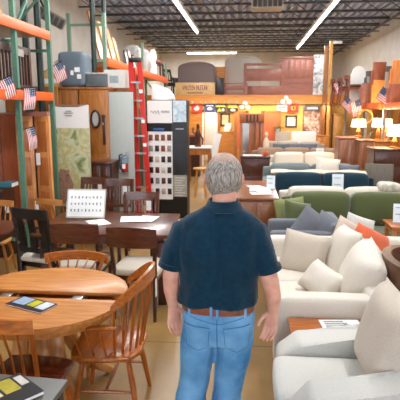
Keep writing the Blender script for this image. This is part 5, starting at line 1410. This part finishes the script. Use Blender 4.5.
# top of the right rack
def rhead(label, px0,px1,py0,y, m, kind='flat', x=None, th=.05):
    x0,x1,z0,z1 = span(px0,105,px1,py0,y)
    t = thing('headboard', label, 'headboard', ((x0+x1)/2,y,zq), R(0)); w_, h_ = (x1-x0)/2, z1-zq
    if kind == 'arch':
        MB().prism([(-w_,0),(-w_,h_*.82)]+[(-w_*math.cos(a), h_*.82+h_*.18*math.sin(a)) for a in [PI*i/14 for i in range(1,14)]]+[(w_,h_*.82),(w_,0)], -th/2,th/2,'y').build('panel', m, t, 50)
    else:
        MB().span(-w_,w_,-th/2,th/2,0,h_,bev=.01).build('panel', m, t)
        MB().span(-w_+.05,w_-.05,-th/2-.01,-th/2,.08,h_-.08,bev=.006).build('inset', m, t)
    for sx in (-1,1): MB().span(sx*w_-.03,sx*w_+.03,-th/2-.01,th/2+.01,0,h_*.8).build('post', m, t)
    return t
rhead('white arched headboard on top of the right-hand rack', 351.5,364.5,66,14.2,M_white,'arch')
rhead('dark grey panel on the right-hand rack beside the white arch', 365,371.5,71,14.0,mat('charcoal_panel','#55524F',.6))
rhead('reddish-brown slab headboard on the right-hand rack, tallest there', 372,385,62,13.0,wood('red_brown_slab','#A5583A','#8A4429','z',.4,4))
rhead('rose wood lower headboard on the right-hand rack before the dark panel', 361,372,83,13.2,W_rose)
rhead('orange wood headboard on the right-hand rack, middle of the stack', 373,391,80,12.2,W_orange)
rhead('charcoal panel on the right-hand rack behind the orange headboards', 385,391,66,12.8,mat('charcoal_panel','#55524F',.6))
rhead('bright orange tall headboard at the right end of the rack top', 391,408,60,11.4,wood('bright_orange_wood','#DE8A45','#C4702E','z',.4,4))
rhead('brown panel on the rack top at the right frame edge', 388,404,84,10.9,wood('red_brown_slab','#A5583A','#8A4429','z',.4,4))
for px, y, lb in ((340,15.9,'dark chair on the rack top nearest the wooden posts'),(347,15.2,'dark spindle chair on the rack top left of the white arched headboard'),(355,14.0,'dark spindle chair on the rack top before the white arched headboard')):
    t = slat_chair('slat_chair', lb, W_red, W_dark, 5, .72, .03, 'dark chairs on the right rack'); t.location = (at(px,100,y).x, y, zq); t.rotation_euler = (0,0,R(90))
flag('pale striped flag hanging from the right rack near the wooden posts', at(341,104,13.0), (0,40,20), .36,.26,.4)
flag('faded striped flag hanging on the right rack beam over the single lamp', at(350,103,12.6), (0,70,10), .36,.26,.4)
flag('faded striped flag on the right rack beam over the paired lamps', at(376,98,11.3), (0,30,10), .36,.28,.4)
flag('striped flag standing by the dark chair on the rack top', at(333,84,15.4), (0,60,10), .4,.3,.5)
# projector-like heater under the ceiling
p = at(267,4,12.0)
t = thing('unit_heater', 'pale ceiling unit heater hung under the joists', 'heater', (p.x,12.0,p.z))
MB().box((0,0,.0), (.7,.5,.26), bev=.03).build('casing', mat('heater_cream','#B5AFA6',.5), t)
for k in range(6): MB().box((-.27+.11*k,-.26,0), (.08,.02,.2)).build('louvre', mat('heater_dark','#5B5450',.5), t)
for sx in (-.28,.28): MB().bar((sx,0,.12),(sx,0,4.4-p.z),.02,.02).build('hanger', M_joist, t)
# made-up warm light bar below the beam, added to brighten the yellow wall
xa, xb = at(188,104,YP-.5).x, at(330,104,YP-.5).x
t = thing('added_light_bar', 'slim black light bar added under the wooden beam to brighten the yellow wall', 'added light', ((xa+xb)/2, YP-.80, 2.03))
MB().span(-(xb-xa)/2,(xb-xa)/2,-.03,.03,0,.03).build('channel', M_blackplastic, t)
for k in range(4): MB().span(-(xb-xa)/2+.1+k*(xb-xa)/4*.98,-(xb-xa)/2+.14+k*(xb-xa)/4*.98,0,.68,.005,.025).build('bracket', M_blackplastic, t)
for k in range(3):
    ld = bpy.data.lights.new('added_bar_lamp','AREA'); ld.shape = 'RECTANGLE'; ld.size = (xb-xa)/3*.95; ld.size_y = .04; ld.energy = 14; ld.color = (1,.84,.56)
    lo = bpy.data.objects.new('added_bar_lamp', ld); C.objects.link(lo); lo.parent = t; lo.location = (-(xb-xa)/2+(xb-xa)/3*(k+.5),0,-.01); lo.rotation_euler = (R(48),0,0)
